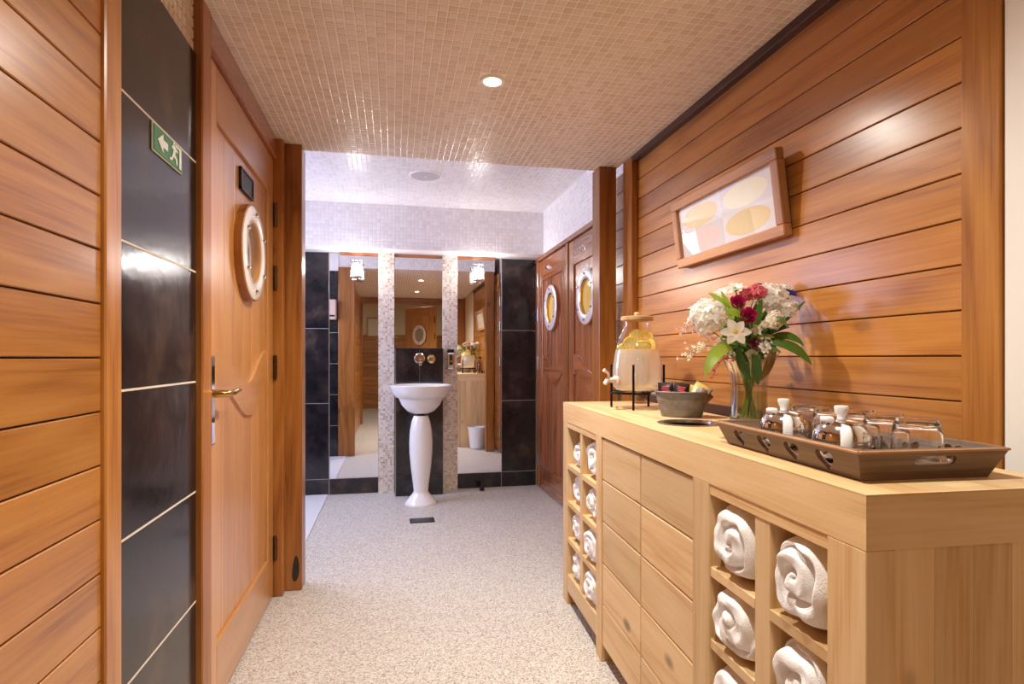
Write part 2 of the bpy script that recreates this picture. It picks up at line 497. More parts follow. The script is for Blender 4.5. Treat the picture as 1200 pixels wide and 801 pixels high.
# slate tiles between stile and door
zs = [1.950 - 0.3057 * k for k in range(8)]
for k in range(7):
    z1, z0 = zs[k], max(0.0, zs[k + 1])
    if z1 - z0 < 0.02: continue
    child_of(box('slate_tile', -0.556, -0.540, 1.258, 1.80, z0 + 0.0025, z1 - 0.0025, SLATE, None, 0.0008), wl)
    child_of(box('grout_line', -0.556, -0.5393, 1.258, 1.735, z0 - 0.0024, z0 + 0.0024, GROUT_L, None, 0.0004), wl)
mo = mosaic('mosaic_frieze', (-0.5555, 1.256, 1.952), (0, 1, 0), (0, 0, 1), 0.48, ZC - 1.952, 0.030, MOS_BEIGE, None, h=0.010)
child_of(mo, wl)
wl2 = box('wall_left_beyond', -0.75, -0.60, 1.80, 2.84, 0, 2.31, CREAM, None, 0); tag(wl2, kind='structure')

# door frame, left
tr = empty('trim_1'); tag(tr, kind='structure')
box('door_jamb', -0.60, -0.522, 1.735, 1.815, 0, 2.11, wood('post', 'Z'), tr, 0.004)
box('door_jamb', -0.60, -0.498, 2.785, 2.84, 0, 2.11, wood('post', 'Z'), tr, 0.004)
box('door_header', -0.60, -0.524, 1.815, 2.785, 2.015, 2.11, wood('reddoor', 'Y'), tr, 0.004)
# posts of the opening to the washroom
p1 = box('trim_2', -0.60, -0.424, 2.84, 2.95, 0, ZC, wood('post', 'Z'), None, 0.005, 2); tag(p1, kind='structure')
child_of(plate('scuff', [(-0.452 + 0.016 * math.cos(2 * PI * i / 20) * (1 - 0.25 * math.sin(2 * PI * i / 20)), 0.105 + 0.060 * math.sin(2 * PI * i / 20) + 0.012 * math.cos(2 * PI * i / 20)) for i in range(20)], [], 0.0006, Matrix(((1, 0, 0, 0), (0, 0, -1, 2.8395), (0, 1, 0, 0), (0, 0, 0, 1))), plain('scorched_wood', (38, 32, 26), 0.7), None), p1)
p2 = box('trim_3', 1.062, 1.158, 2.84, 2.95, 0, ZC, wood('post', 'Z'), None, 0.005, 2); tag(p2, kind='structure')
# washroom side of the partition, tiled
wp = box('wall_partition', -1.6, -0.60, 2.84, 2.93, 0, ZA, WHITE_P, None, 0); tag(wp, kind='structure')
for i in range(3):
    for k in range(6):
        child_of(box('slate_tile', -0.60 - 0.3 * (i + 1) + 0.003, -0.60 - 0.3 * i - 0.003, 2.925, 2.94, 0.003 + 0.345 * k, 0.345 * (k + 1) - 0.003, SLATE, None, 0.0015), wp)

# ---- right wall
wr = box('wall_right', XR + 0.02, XR + 0.2, 0.0, 2.84, 0, 2.31, wood('darktrim', 'Y'), None, 0); tag(wr, kind='structure')
Y0R, Y1R = 1.0, 2.95
bm = bmesh.new(); bx(bm, -0.012, 0.012, -(Y1R - Y0R) / 2, (Y1R - Y0R) / 2, -0.0477, 0.0477, 0.0018, 1)
pr_me = done(bm, 'plank_right'); pr_me.materials.append(wood('cedar', 'Y'))
for k in range(-11, 10):
    o = link('plank', pr_me, None, None, (XR + 0.012, (Y0R + Y1R) / 2, 1.153 + 0.0985 * k)); child_of(o, wr)
t5 = box('trim_5', XR - 0.008, XR + 0.02, 0.917, 1.0, 0, ZC, wood('cedar', 'Z'), None, 0.003); tag(t5, kind='structure')
t4 = box('trim_4', XR - 0.035, XR - 0.002, 2.66, 2.77, 0, ZC, wood('post', 'Z'), None, 0.003); tag(t4, kind='structure')
t6 = box('trim_6', XR - 0.03, XR + 0.02, 1.0, 2.66, ZC - 0.03, ZC + 0.05, wood('darktrim', 'Y'), None, 0.002); tag(t6, kind='structure')
t7 = box('trim_7', XR - 0.004, XR + 0.02, 0.80, 0.914, 0, ZC, WHITE_P, None, 0.003); tag(t7, kind='structure')
wr2 = box('wall_right_near', XR + 0.01, XR + 0.2, -0.2, 0.80, 0, 2.31, CREAM, None, 0); tag(wr2, kind='structure')
sk = box('baseboard_right', XR - 0.014, XR - 0.001, 1.0, 2.66, 0.86, 0.925, wood('darktrim', 'Y'), None, 0.003); tag(sk, kind='structure')

# ---- washroom right wall (above and between its doors)
wa = box('wall_washroom_right', XA1 + 0.02, XA1 + 0.2, 2.84, YF + 0.1, 0, ZA, GROUT_W, None, 0); tag(wa, kind='structure')
child_of(mosaic('mosaic_field', (XA1 + 0.02, YF, 1.95), (0, -1, 0), (0, 0, 1), YF - 2.95, ZA - 1.95, 0.030, MOS_WHITE, None), wa)
t8 = empty('trim_8'); tag(t8, kind='structure')
box('door_head', XA1 - 0.02, XA1 + 0.03, 2.95, YF - 0.005, 1.915, 1.95, wood('reddoor', 'Y'), t8, 0.003)
box('door_jamb', XA1 - 0.012, XA1 + 0.03, 4.70, YF - 0.005, 0, 1.915, wood('reddoor', 'Z'), t8, 0.003)
box('door_jamb', XA1 - 0.012, XA1 + 0.03, 3.865, 3.915, 0, 1.915, wood('post', 'Z'), t8, 0.003)
box('door_jamb', XA1 - 0.012, XA1 + 0.03, 2.97, 3.05, 0, 1.915, wood('reddoor', 'Z'), t8, 0.003)
wa2 = box('wall_washroom_left', XA0 - 0.15, XA0, 2.84, YF + 0.1, 0, ZA, WHITE_P, None, 0); tag(wa2, kind='structure')
# glowing window added out of frame, to give the washroom bluish light from the left
wn = empty('added_window', (XA0 + 0.001, 3.86, 1.45)); tag(wn, kind='structure')
box('added_window_pane', 0.0, 0.006, -0.6, 0.6, -0.65, 0.65, emis('fill_pane_glow', (214, 220, 255), 1.2), wn, 0)
for a, b_, c_, d_ in ((-0.66, 0.66, 0.65, 0.71), (-0.66, 0.66, -0.71, -0.65), (-0.66, -0.6, -0.65, 0.65), (0.6, 0.66, -0.65, 0.65)):
    box('added_window_frame', 0.0, 0.03, a, b_, c_, d_, WHITE_P, wn, 0.002)

# ---- far wall
wf = box('wall_far', XA0 - 0.1, XA1 + 0.1, YF + 0.012, YF + 0.15, 0, ZA, GROUT_L, None, 0); tag(wf, kind='structure')
rowz = [0.0, 0.128, 0.735, 1.334, 1.945]
def slate_col(x0, x1, zlist=rowz):
    for a, b_ in zip(zlist, zlist[1:]):
        child_of(box('grout_bed', x0, x1, YF - 0.0025, YF + 0.012, a, b_, GROUT_D, None, 0), wf)
        child_of(box('slate_tile', x0 + 0.002, x1 - 0.002, YF - 0.004, YF + 0.014, a + 0.002, b_ - 0.002, SLATE, None, 0.001), wf)
slate_col(-0.805, -0.506); slate_col(-1.105, -0.805); slate_col(0.902, 1.205)
slate_col(-0.503, -0.119, [0.0, 0.128]); slate_col(0.526, 0.902, [0.0, 0.128])
# mosaic pilasters
for x0, x1 in ((-0.119, 0.008), (0.400, 0.524)):
    pb = box('pilaster', x0 + 0.001, x1 - 0.001, YF - 0.036, YF + 0.012, 0, 1.95, GROUT_L, None, 0)
    child_of(pb, wf)
    child_of(mosaic('pilaster_mosaic', (x0, YF - 0.036, 0), (1, 0, 0), (0, 0, 1), x1 - x0, 1.95, 0.0185, MOS_MIX, None, gap=0.0028, h=0.002), wf)
# boxed slate panel behind the basin
PBX0, PBX1, PBY = 0.018, 0.392, 4.605
child_of(box('panel_core', PBX0 - 0.006, PBX1 + 0.006, PBY + 0.008, YF + 0.01, 0, 1.170, STEEL, None, 0.001), wf)
xm = (PBX0 + PBX1) / 2
for x0, x1, z0, z1 in ((PBX0, xm, 0.90, 1.176), (xm, PBX1, 0.90, 1.176), (PBX0, PBX1, 0.18, 0.90), (PBX0, PBX1, 0.0, 0.18)):
    child_of(box('slate_tile', x0 + 0.0015, x1 - 0.0015, PBY - 0.004, PBY + 0.01, z0 + 0.002, z1 - 0.002, SLATE, None, 0.001), wf)
child_of(box('panel_ledge', PBX0 - 0.004, PBX1 + 0.004, PBY - 0.002, YF, 1.170, 1.177, SLATE, None, 0.001), wf)
# bulkhead above the mirrors
bm = bmesh.new()
prof = [(4.645, 1.968), (4.645, ZA), (YF + 0.02, ZA), (YF + 0.02, 1.946), (4.70, 1.952)]
L0 = [bm.verts.new((XA0, y, z)) for y, z in prof]; L1 = [bm.verts.new((XA1 + 0.02, y, z)) for y, z in prof]
for i in range(len(prof)):
    j = (i + 1) % len(prof); bm.faces.new((L0[i], L0[j], L1[j], L1[i]))
bm.faces.new(L0); bm.faces.new(L1[::-1])
bh = link('bulkhead', done(bm, 'bulkhead'), plain('bulkhead_gloss', (236, 230, 230), 0.15, coat=0.6)); child_of(bh, wf)
child_of(mosaic('bulkhead_mosaic', (XA0, 4.645, 1.972), (1, 0, 0), (0, 0, 1), XA1 - XA0, ZA - 1.972, 0.030, MOS_WHITE, None), wf)
# wooden rail along the heads of the mirrors
for x0, x1 in ((-0.42, -0.119), (0.008, 0.400), (0.524, 0.84)):
    child_of(box('mirror_rail', x0, x1, YF - 0.022, YF + 0.004, 1.928, 1.948, wood('reddoor', 'X'), None, 0.002), wf)

# ---- rear doorway and the hall behind the camera
t9 = empty('trim_9'); tag(t9, kind='structure')
box('beam', -0.62, XR + 0.02, YB - 0.12, YB, 2.0, ZC + 0.02, wood('post', 'X'), t9, 0.004)
box('door_jamb', -0.62, -0.50, YB - 0.12, YB, 0, 2.0, wood('post', 'Z'), t9, 0.004)
box('door_jamb', 0.98, 1.22, YB - 0.12, YB, 0, 2.0, wood('post', 'Z'), t9, 0.004)
wb = box('wall_back', -1.7, 2.2, -3.3, -3.2, 0, 2.5, CREAM, None, 0); tag(wb, kind='structure')
for k in range(16):
    child_of(box('plank', -1.7, 2.2, -3.2, -3.18, 0.1 * k + 0.002, 0.1 * k + 0.098, wood('cedar', 'X'), None, 0.003), wb)
tag(box('wall_hall_left', -1.75, -1.65, -3.3, YB - 0.1, 0, 2.5, CREAM, None, 0), kind='structure')
tag(box('wall_hall_right', 2.1, 2.2, -3.3, YB - 0.1, 0, 2.5, CREAM, None, 0), kind='structure')
tag(box('ceiling_hall', -1.75, 2.2, -3.3, YB - 0.1, 2.45, 2.55, CREAM, None, 0), kind='structure')
tag(box('wall_hall_front_left', -1.75, -0.60, YB - 0.25, YB - 0.12, 0, 2.5, CREAM, None, 0), kind='structure')
tag(box('wall_hall_front_right', XR + 0.0, 2.2, YB - 0.25, YB - 0.12, 0, 2.5, CREAM, None, 0), kind='structure')
tag(box('wall_hall_lintel', -0.60, XR, YB - 0.12, YB - 0.10, ZC + 0.02, 2.5, CREAM, None, 0), kind='structure')

# ================================================================== DOORS
def make_door(name, W, H, tone, port_mat, pane_mat, handle=None, hinge_side=1, sign=False, lock=False, port=None):
    """door leaf in its own frame: width along x (0..W), face towards -y at y=0, foot at z=0"""
    d = empty(name); tag(d, kind='structure')
    S = 0.105
    wz, wx = wood(tone, 'Z'), wood(tone, 'X')
    box('stile', 0.0, S, 0.0, 0.04, 0.004, H, wz, d, 0.003); box('stile', W - S, W, 0.0, 0.04, 0.004, H, wz, d, 0.003)
    box('top_rail', S, W - S, 0.0, 0.04, H - 0.17, H, wx, d, 0.003)
    box('bottom_rail', S, W - S, 0.0, 0.04, 0.004, 0.20, wx, d, 0.003)
    n = 6; bw = (W - 2 * S) / n
    for i in range(n):
        box('board', S + bw * i + 0.0008, S + bw * (i + 1) - 0.0008, 0.012, 0.034, 0.20, H - 0.17, wz, d, 0.002)
    # wave-shaped middle rail
    cz = 0.985
    def zw(t): return 0.058 * math.cos(2 * PI * (t * 1.05 - 0.05)) * (1.0 if t < 0.55 else 1.15)
    ts = [i / 28 for i in range(29)]
    outer = [(S + (W - 2 * S) * t, cz + 0.075 + zw(t)) for t in ts] + [(S + (W - 2 * S) * t, cz - 0.055 + zw(t - 0.06)) for t in reversed(ts)]
    M = Matrix(((1, 0, 0, 0), (0, 0, -1, 0.0), (0, 1, 0, 0), (0, 0, 0, 1)))
    o = plate('wave_rail', outer, [], 0.010, M @ Matrix.Translation((0, 0, -0.003)), wx, d)
    # porthole
    cx, cz = port or (W / 2, 1.495)
    Mp = Matrix.Translation((cx, 0.0, cz)) @ Matrix.Rotation(PI / 2, 4, 'X')
    po = empty('porthole', (0, 0, 0), 0, d)
    lathe('wood_ring', [(0.122, -0.012), (0.122, 0.014), (0.184, 0.014), (0.184, -0.012)], wood('post' if tone == 'door' else tone, 'Z'), po, n=56, M=Mp, close=True)
    lathe('ring', [(0.118, 0.0), (0.118, 0.018), (0.124, 0.022), (0.170, 0.022), (0.178, 0.018), (0.178, 0.012), (0.13, 0.012), (0.13, 0.0)], port_mat, po, n=56, M=Mp, close=True)
    lathe('pane', [(0.0, -0.004), (0.12, -0.004)], pane_mat, po, n=48, M=Mp)
    lathe('inner_ring', [(0.119, -0.005), (0.119, 0.016), (0.112, 0.012), (0.112, -0.005)], BRASS if pane_mat is LIT_PANE else wood(tone, 'Z'), po, n=48, M=Mp, close=True)
    for k in range(6):
        a = PI / 6 + k * PI / 3
        Mb = Mp @ Matrix.Translation((0.147 * math.cos(a), 0.147 * math.sin(a), 0.021))
        lathe('bolt', [(0.0, 0.012), (0.006, 0.011), (0.0085, 0.007), (0.0085, 0.0)], CHROME, po, n=12, M=Mb)
    # hinges
    hx = W + 0.004 if hinge_side > 0 else -0.004
    for hz in (0.22, 1.05, 1.46, 1.75):
        hg = tube('hinge', [(hx, -0.008, hz - 0.055), (hx, -0.008, hz + 0.055)], 0.008, BRONZE if handle else STEEL, d, 10)
        for q in (-0.03, 0.0, 0.03):
            tube('knuckle', [(hx, -0.008, hz + q - 0.008), (hx, -0.008, hz + q + 0.008)], 0.0098, BRONZE if handle else STEEL, hg, 10)
    if handle:
        hx = 0.055 if hinge_side > 0 else W - 0.055
        sg = 1 if hinge_side > 0 else -1
        hd = empty('handle', (hx, 0, 0.985), 0, d)
        box('backplate', -0.018, 0.018, -0.005, 0.0, -0.155, 0.115, CHROME, hd, 0.004, 2)
        tube('lever', [(0, -0.004, 0), (0, -0.045, 0), (sg * 0.01, -0.052, 0.0), (sg * 0.05, -0.053, 0.002), (sg * 0.12, -0.05, 0.006)], [0.013, 0.011, 0.010, 0.009, 0.007], BRASS, hd, 10)
        lathe('keyhole', [(0, 0.003), (0.008, 0.002), (0.009, 0)], BRONZE, hd, (0, -0.005, -0.08), (PI / 2, 0, 0), n=16)
    if lock:
        lathe('robe_hook', [(0, 0.022), (0.010, 0.020), (0.013, 0.012), (0.02, 0.006), (0.024, 0.0)], CHROME, d, (W * 0.38, 0, H - 0.09), (PI / 2, 0, 0), n=20)
    if sign:
        sgn = empty('sign_plate', (0, 0, 0), 0, d)
        sx = sign
        box('plate', sx - 0.085, sx + 0.085, 0.004, 0.012, 1.715, 1.79, BLACK, sgn, 0.002)
        for a, b_, c_, d_ in ((-0.09, 0.09, 1.785, 1.793), (-0.09, 0.09, 1.712, 1.72), (-0.09, -0.082, 1.712, 1.793), (0.082, 0.09, 1.712, 1.793)):
            box('plate_frame', sx + a, sx + b_, 0.0, 0.012, c_, d_, plain('dark_plate_rim', (54, 40, 32), 0.3, 0.6), sgn, 0.001)
    return d

# left corridor door: local x runs along +y of the room, face towards +x
d1 = make_door('door_1', 0.955, 2.005, 'door', PORT_W, PORT_GLASS, handle=True, sign=0.50, port=(0.525, 1.495))
d1.location = (-0.540, 1.822, 0.006); d1.rotation_euler = (0, 0, PI / 2)
# washroom doors, face towards -x: local x runs along -y
d2 = make_door('door_2', 0.775, 1.905, 'reddoor', PORT_C, LIT_PANE, hinge_side=-1, lock=True, port=(0.40, 1.485))
d2.location = (XA1 - 0.004, 4.697, 0.006); d2.rotation_euler = (0, 0, -PI / 2)
d3 = make_door('door_3', 0.80, 1.905, 'reddoor', PORT_C, LIT_PANE, hinge_side=1, lock=True, port=(0.40, 1.485))
d3.location = (XA1 - 0.004, 3.862, 0.006); d3.rotation_euler = (0, 0, -PI / 2)
# rear door standing open behind the camera
d4 = make_door('door_4', 0.80, 1.985, 'door', PORT_W, PORT_GLASS, handle=True, hinge_side=-1)
# its porthole face looks towards the washroom, the leaf swung into the hall
d4.location = (0.70, -0.32, 0.006); d4.rotation_euler = (0, 0, PI + math.radians(52))

# ================================================================== MIRRORS, LAMPS, FIXTURES
mr = empty('mirror', (-0.311, YF, 0.13)); tag(mr, 'tall frameless mirror left of the washbasin', 'mirror', 'washroom mirrors')
box('glass', -0.19, 0.19, -0.002, 0.011, 0.0, 1.812, MIRROR, mr, 0.0)
mr = empty('mirror', (0.204, YF, 1.178)); tag(mr, 'square mirror above the washbasin between the two mosaic pilasters', 'mirror', 'washroom mirrors')
box('glass', -0.194, 0.194, -0.002, 0.011, 0.0, 0.765, MIRROR, mr, 0.0)
mr = empty('mirror', (0.714, YF, 0.13)); tag(mr, 'tall frameless mirror right of the washbasin reflecting the counter end', 'mirror', 'washroom mirrors')
box('glass', -0.188, 0.188, -0.002, 0.011, 0.0, 1.812, MIRROR, mr, 0.0)

LAMP_GLOW = emis('lamp_glow', (255, 244, 236), 14.0)
def sconce(x, label):
    s = empty('wall_sconce', (x, 4.67, 1.735)); tag(s, label, 'wall lamp', 'sconces on the mirrors')
    lathe('base', [(0, 0.0), (0.046, 0.0), (0.05, 0.004), (0.05, 0.012), (0.03, 0.016), (0, 0.016)], CHROME, s, n=28)
    lathe('shade', [(0.047, 0.016), (0.044, 0.13)], GLASS, s, n=28)
    lathe('bulb', [(0, 0.022), (0.022, 0.024), (0.026, 0.05), (0.022, 0.105), (0.0, 0.112)], LAMP_GLOW, s, n=20)
    lathe('cap', [(0.047, 0.128), (0.05, 0.13), (0.05, 0.138), (0.03, 0.138), (0.03, 0.133)], CHROME, s, n=28)
    for k in range(4):
        a = PI / 4 + k * PI / 2
        tube('cage_rod', [(0.049 * math.cos(a), 0.049 * math.sin(a), 0.01), (0.048 * math.cos(a), 0.048 * math.sin(a), 0.134)], 0.003, CHROME, s, 6)
    tube('arm', [(0, 0.04, 0.008), (0, 0.098, 0.008)], 0.010, CHROME, s, 10)
    lamp('sconce_light', 'POINT', (0, -0.06, 0.07), P_SCONCE, NEUT, s, size=0.035)
sconce(-0.285, 'glowing glass and chrome sconce on the left mirror')
sconce(0.692, 'glowing glass and chrome sconce on the right mirror')

DISC = emis('downlight_glow', (255, 240, 222), 22.0)
def downlight(x, y, zc, label, power, color, ang=150):
    d = empty('downlight', (x, y, zc)); tag(d, label, 'ceiling light', 'recessed downlights')
    lathe('rim', [(0.030, -0.001), (0.032, -0.007), (0.044, -0.006), (0.047, 0.0), (0.047, 0.01), (0.030, 0.01)], WHITE_P, d, n=36, close=True)
    lathe('lens', [(0.0, -0.002), (0.031, -0.002)], DISC, d, n=32)
    lamp('downlight_beam', 'SPOT', (0, 0, -0.012), power, color, d, size=0.035, angle=ang)
downlight(0.353, 2.043, ZC, 'lit recessed downlight in the mosaic corridor ceiling', P_DOWN * 1.22, WARM, 158)
downlight(0.353, 0.76, ZC, 'recessed downlight near the rear door, seen only in the mirror', P_DOWN * 0.72, WARM, 158)
for x_, y_ in ((0.3, -0.95), (-0.6, -1.9), (1.3, -1.9)):  # unseen hall downlights, added as warm fill from behind the camera
    downlight(x_, y_, 2.45, {0.3: 'added unseen hall downlight for fill, just behind the rear door', -0.6: 'added unseen hall downlight for fill, at the left behind the rear door', 1.3: 'added unseen hall downlight for fill, at the right behind the rear door'}[x_], P_HALL_FILL, WARM, 170)
sp = empty('ceiling_speaker', (0.212, 3.85, ZA)); tag(sp, 'round flush ceiling speaker in the white washroom ceiling', 'speaker')
lathe('rim', [(0.098, 0.0), (0.098, -0.006), (0.108, -0.005), (0.112, 0.0)], WHITE_P, sp, n=48)
lathe('grille', [(0.0, -0.008), (0.06, -0.007), (0.098, -0.003)], plain('speaker_grille', (196, 184, 184), 0.6, bump=0.6, bscale=400), sp, n=48)
lathe('badge', [(0.0, -0.010), (0.007, -0.009), (0.008, -0.007)], CHROME, sp, n=16)

# ---- washbasin on its pedestal
wbn = empty('washbasin', (0.204, 4.358, 0)); tag(wbn, 'white ceramic washbasin on a baluster pedestal', 'washbasin')
lathe('pedestal', [(0, 0), (0.122, 0), (0.122, 0.006), (0.112, 0.02), (0.088, 0.05), (0.062, 0.078), (0.056, 0.092), (0.055, 0.10), (0.062, 0.16), (0.076, 0.27), (0.086, 0.38), (0.088, 0.46), (0.083, 0.55), (0.070, 0.62), (0.056, 0.658), (0.052, 0.664), (0, 0.664)], WHITE_C, wbn, n=48, smooth=50)
lathe('drain_collar', [(0.03, 0.66), (0.03, 0.69)], BLACKM, wbn, n=24)
lathe('basin', [(0, 0.682), (0.07, 0.682), (0.105, 0.70), (0.145, 0.745), (0.165, 0.792), (0.172, 0.80), (0.190, 0.806), (0.215, 0.842), (0.236, 0.884), (0.238, 0.892), (0.232, 0.896), (0.224, 0.893), (0.20, 0.862), (0.16, 0.80), (0.11, 0.755), (0.06, 0.735), (0, 0.73)], WHITE_C, wbn, n=64, smooth=50)
lathe('waste_plug', [(0, 0.738), (0.022, 0.737), (0.026, 0.733)], CHROME, wbn, n=20)

fa = empty('wall_faucet', (0.205, PBY - 0.004, 1.075)); tag(fa, 'chrome wall faucet with round plate above the basin', 'faucet')
lathe('plate', [(0, 0.008), (0.038, 0.008), (0.042, 0.004), (0.042, 0.0)], CHROME, fa, (0, 0, 0.02), (PI / 2, 0, 0), n=32)
box('spout', -0.016, 0.016, -0.13, -0.005, -0.012, 0.016, CHROME, fa, 0.006, 2)
box('outlet', -0.015, 0.015, -0.13, -0.10, -0.034, -0.010, CHROME, fa, 0.004, 2)
pb = empty('push_valve', (0.300, PBY - 0.004, 1.09)); tag(pb, 'round chrome push valve right of the faucet', 'valve')
lathe('flange', [(0.026, 0.012), (0.034, 0.008), (0.036, 0.0)], BRASS, pb, None, (PI / 2, 0, 0), n=32)
lathe('button', [(0, 0.028), (0.016, 0.027), (0.019, 0.022), (0.02, 0.012), (0.027, 0.011)], CHROME, pb, None, (PI / 2, 0, 0), n=28)
sd = empty('soap_dispenser', (0.462, YF - 0.04, 1.005)); tag(sd, 'small chrome soap dispenser on the right mosaic pilaster', 'dispenser')
box('body', -0.029, 0.029, -0.075, 0.0, 0.0, 0.135, CHROME, sd, 0.010, 3)
box('cap', -0.027, 0.027, -0.065, 0.0, 0.137, 0.165, BLACK, sd, 0.008, 2)
box('push_button', -0.014, 0.014, -0.083, -0.07, 0.035, 0.062, BLACK, sd, 0.004, 2)
box('level_window', -0.008, 0.008, -0.077, -0.072, 0.075, 0.12, BLACK, sd, 0.002)

dr = empty('floor_drain', (0.19, 3.89, 0)); tag(dr, 'square dark steel floor drain in front of the basin', 'drain')
box('frame', -0.082, 0.082, -0.055, 0.055, 0, 0.004, plain('dark_steel', (60, 56, 60), 0.35, 0.7), dr, 0.001)
for i in range(6):
    box('bar', -0.07, 0.07, -0.045 + 0.016 * i, -0.036 + 0.016 * i, 0.003, 0.0065, plain('dark_steel2', (104, 100, 104), 0.3, 0.8), dr, 0.001)
ds = empty('door_stop', (0.717, 4.66, 0)); tag(ds, 'small black rubber stop on the floor before the right mirror', 'door stop')
lathe('rubber', [(0, 0.04), (0.016, 0.038), (0.02, 0.03), (0.02, 0.0)], BLACK, ds, n=20)
lathe('foot_ring', [(0.02, 0.006), (0.025, 0.004), (0.026, 0)], STEEL, ds, n=20)

# ---- exit sign on the slate tiles
ex = empty('exit_sign', (-0.540, 1.434, 1.600)); tag(ex, 'green emergency exit sign with arrow and running figure on slate tiles', 'sign')
GREEN = plain('sign_green', (62, 128, 78), 0.35); SW = plain('sign_white', (236, 240, 228), 0.4)
box('backing', 0.0, 0.004, -0.001, 0.183, -0.027, 0.040, plain('sign_rim', (190, 196, 160), 0.4), ex, 0.001)
box('field', 0.003, 0.006, 0.003, 0.179, -0.023, 0.036, GREEN, ex, 0.0005)
MS = Matrix(((0, 0, 1, 0.0075), (1, 0, 0, 0), (0, 1, 0, 0), (0, 0, 0, 1)))
ay, az = 0.052, 0.006
arrow = [(ay - 0.032, az), (ay, az + 0.022), (ay, az + 0.009), (ay + 0.028, az + 0.009), (ay + 0.028, az - 0.009), (ay, az - 0.009), (ay, az - 0.022)]
plate('arrow', arrow, [], 0.001, MS, SW, ex)
man = [(0.098, 0.030), (0.112, 0.036), (0.122, 0.030), (0.134, 0.024), (0.132, 0.018), (0.120, 0.020), (0.117, 0.006), (0.130, -0.004), (0.132, -0.024), (0.124, -0.024), (0.121, -0.008), (0.108, -0.004), (0.100, -0.022), (0.086, -0.024), (0.086, -0.016), (0.096, -0.014), (0.104, 0.006), (0.107, 0.020), (0.098, 0.020)]
man = [(y_ * 1.1 - 0.002, z_ * 0.72 + 0.001) for y_, z_ in man]
plate('running_figure', man, [], 0.001, MS, SW, ex)
plate('figure_head', circle(0.120, 0.0305, 0.005, 16), [], 0.001, MS, SW, ex)
plate('doorway', [(0.128, 0.032), (0.168, 0.032), (0.168, -0.020), (0.154, -0.020), (0.154, 0.026), (0.128, 0.026)], [], 0.0008, MS, SW, ex)

# ---- paper dispenser on the back of the partition (seen in the left mirror)
pd = empty('paper_dispenser', (-0.665, 2.94, 1.52)); tag(pd, 'pale wall paper dispenser on the slate tiles, seen in the left mirror', 'dispenser')
box('case', -0.05, 0.05, 0.0, 0.10, 0.0, 0.22, plain('paper_case', (206, 176, 160), 0.4), pd, 0.012, 2)
box('slot', -0.035, 0.035, 0.098, 0.102, 0.03, 0.05, BLACK, pd, 0.001)
# ---- picture on the hall wall
hp = empty('wall_picture', (-0.42, -3.17, 1.55)); tag(hp, 'small framed picture on the hall wall, seen in the left mirror', 'picture')
box('frame', -0.14, 0.14, -0.01, 0.012, 0.0, 0.42, wood('frame', 'Z'), hp, 0.003)
box('print', -0.115, 0.115, 0.011, 0.014, 0.025, 0.395, plain('pale_print', (228, 214, 190), 0.4, vary=0.08, bscale=9), hp, 0.0)
# ================================================================== COUNTER
CA, CB = Vector((0.681, 0.713, 0)), Vector((0.762, 2.505, 0))
CL = (CB - CA).length
CROT = -math.atan2(CB.x - CA.x, CB.y - CA.y)
CD, CT, BT = 0.395, 0.898, 0.815            # depth, top, underside of the top beam
MC = Matrix.Translation(CA) @ Matrix.Rotation(CROT, 4, 'Z')
def cl(x, y, z=0.0):                          # counter frame (x to the wall, y along it) -> room
    return MC @ Vector((x, y, z))
def inv_c(p):
    return MC.inverted() @ Vector(p)
cn = empty('counter', CA, CROT); tag(cn, 'pale pine counter with towel cubbyholes at both ends', 'counter')
PY, PZ, PX_ = wood('pine', 'Y'), wood('pine', 'Z'), wood('pine', 'X')
hole = inv_c((0.893, 1.608, 0)); HR = 0.083
bm = bmesh.new()
plate_bm(bm, [(0, 0), (CD, 0), (CD, CL), (0, CL)], [circle(hole.x, hole.y, HR, 48)], 0.003, Matrix.Translation((0, 0, CT)))
link('worktop', done(bm, 'worktop'), PY, cn)
# edge beams under the top board
def cb(name, x0, x1, y0, y1, z0, z1, mat, bev=0.0025, par=cn): return box(name, x0, x1, y0, y1, z0, z1, mat, par, bev, 2)
def mitred(name, pts, mat):
    cx_ = sum(p[0] for p in pts) / 4; cy_ = sum(p[1] for p in pts) / 4
    plate(name, [(x_ - cx_, y_ - cy_) for x_, y_ in pts], [], CT - 0.003 - BT, Matrix.Identity(4), mat, cn, (cx_, cy_, CT - 0.003))
mitred('front_beam', [(0, 0), (0.05, 0.05), (0.05, CL - 0.05), (0, CL)], PY)
mitred('end_beam', [(0.0, 0.0), (CD, 0.0), (CD, 0.05), (0.0502, 0.05)], PX_)
mitred('end_beam', [(0.0, CL), (0.0502, CL - 0.05), (CD, CL - 0.05), (CD, CL)], PX_)
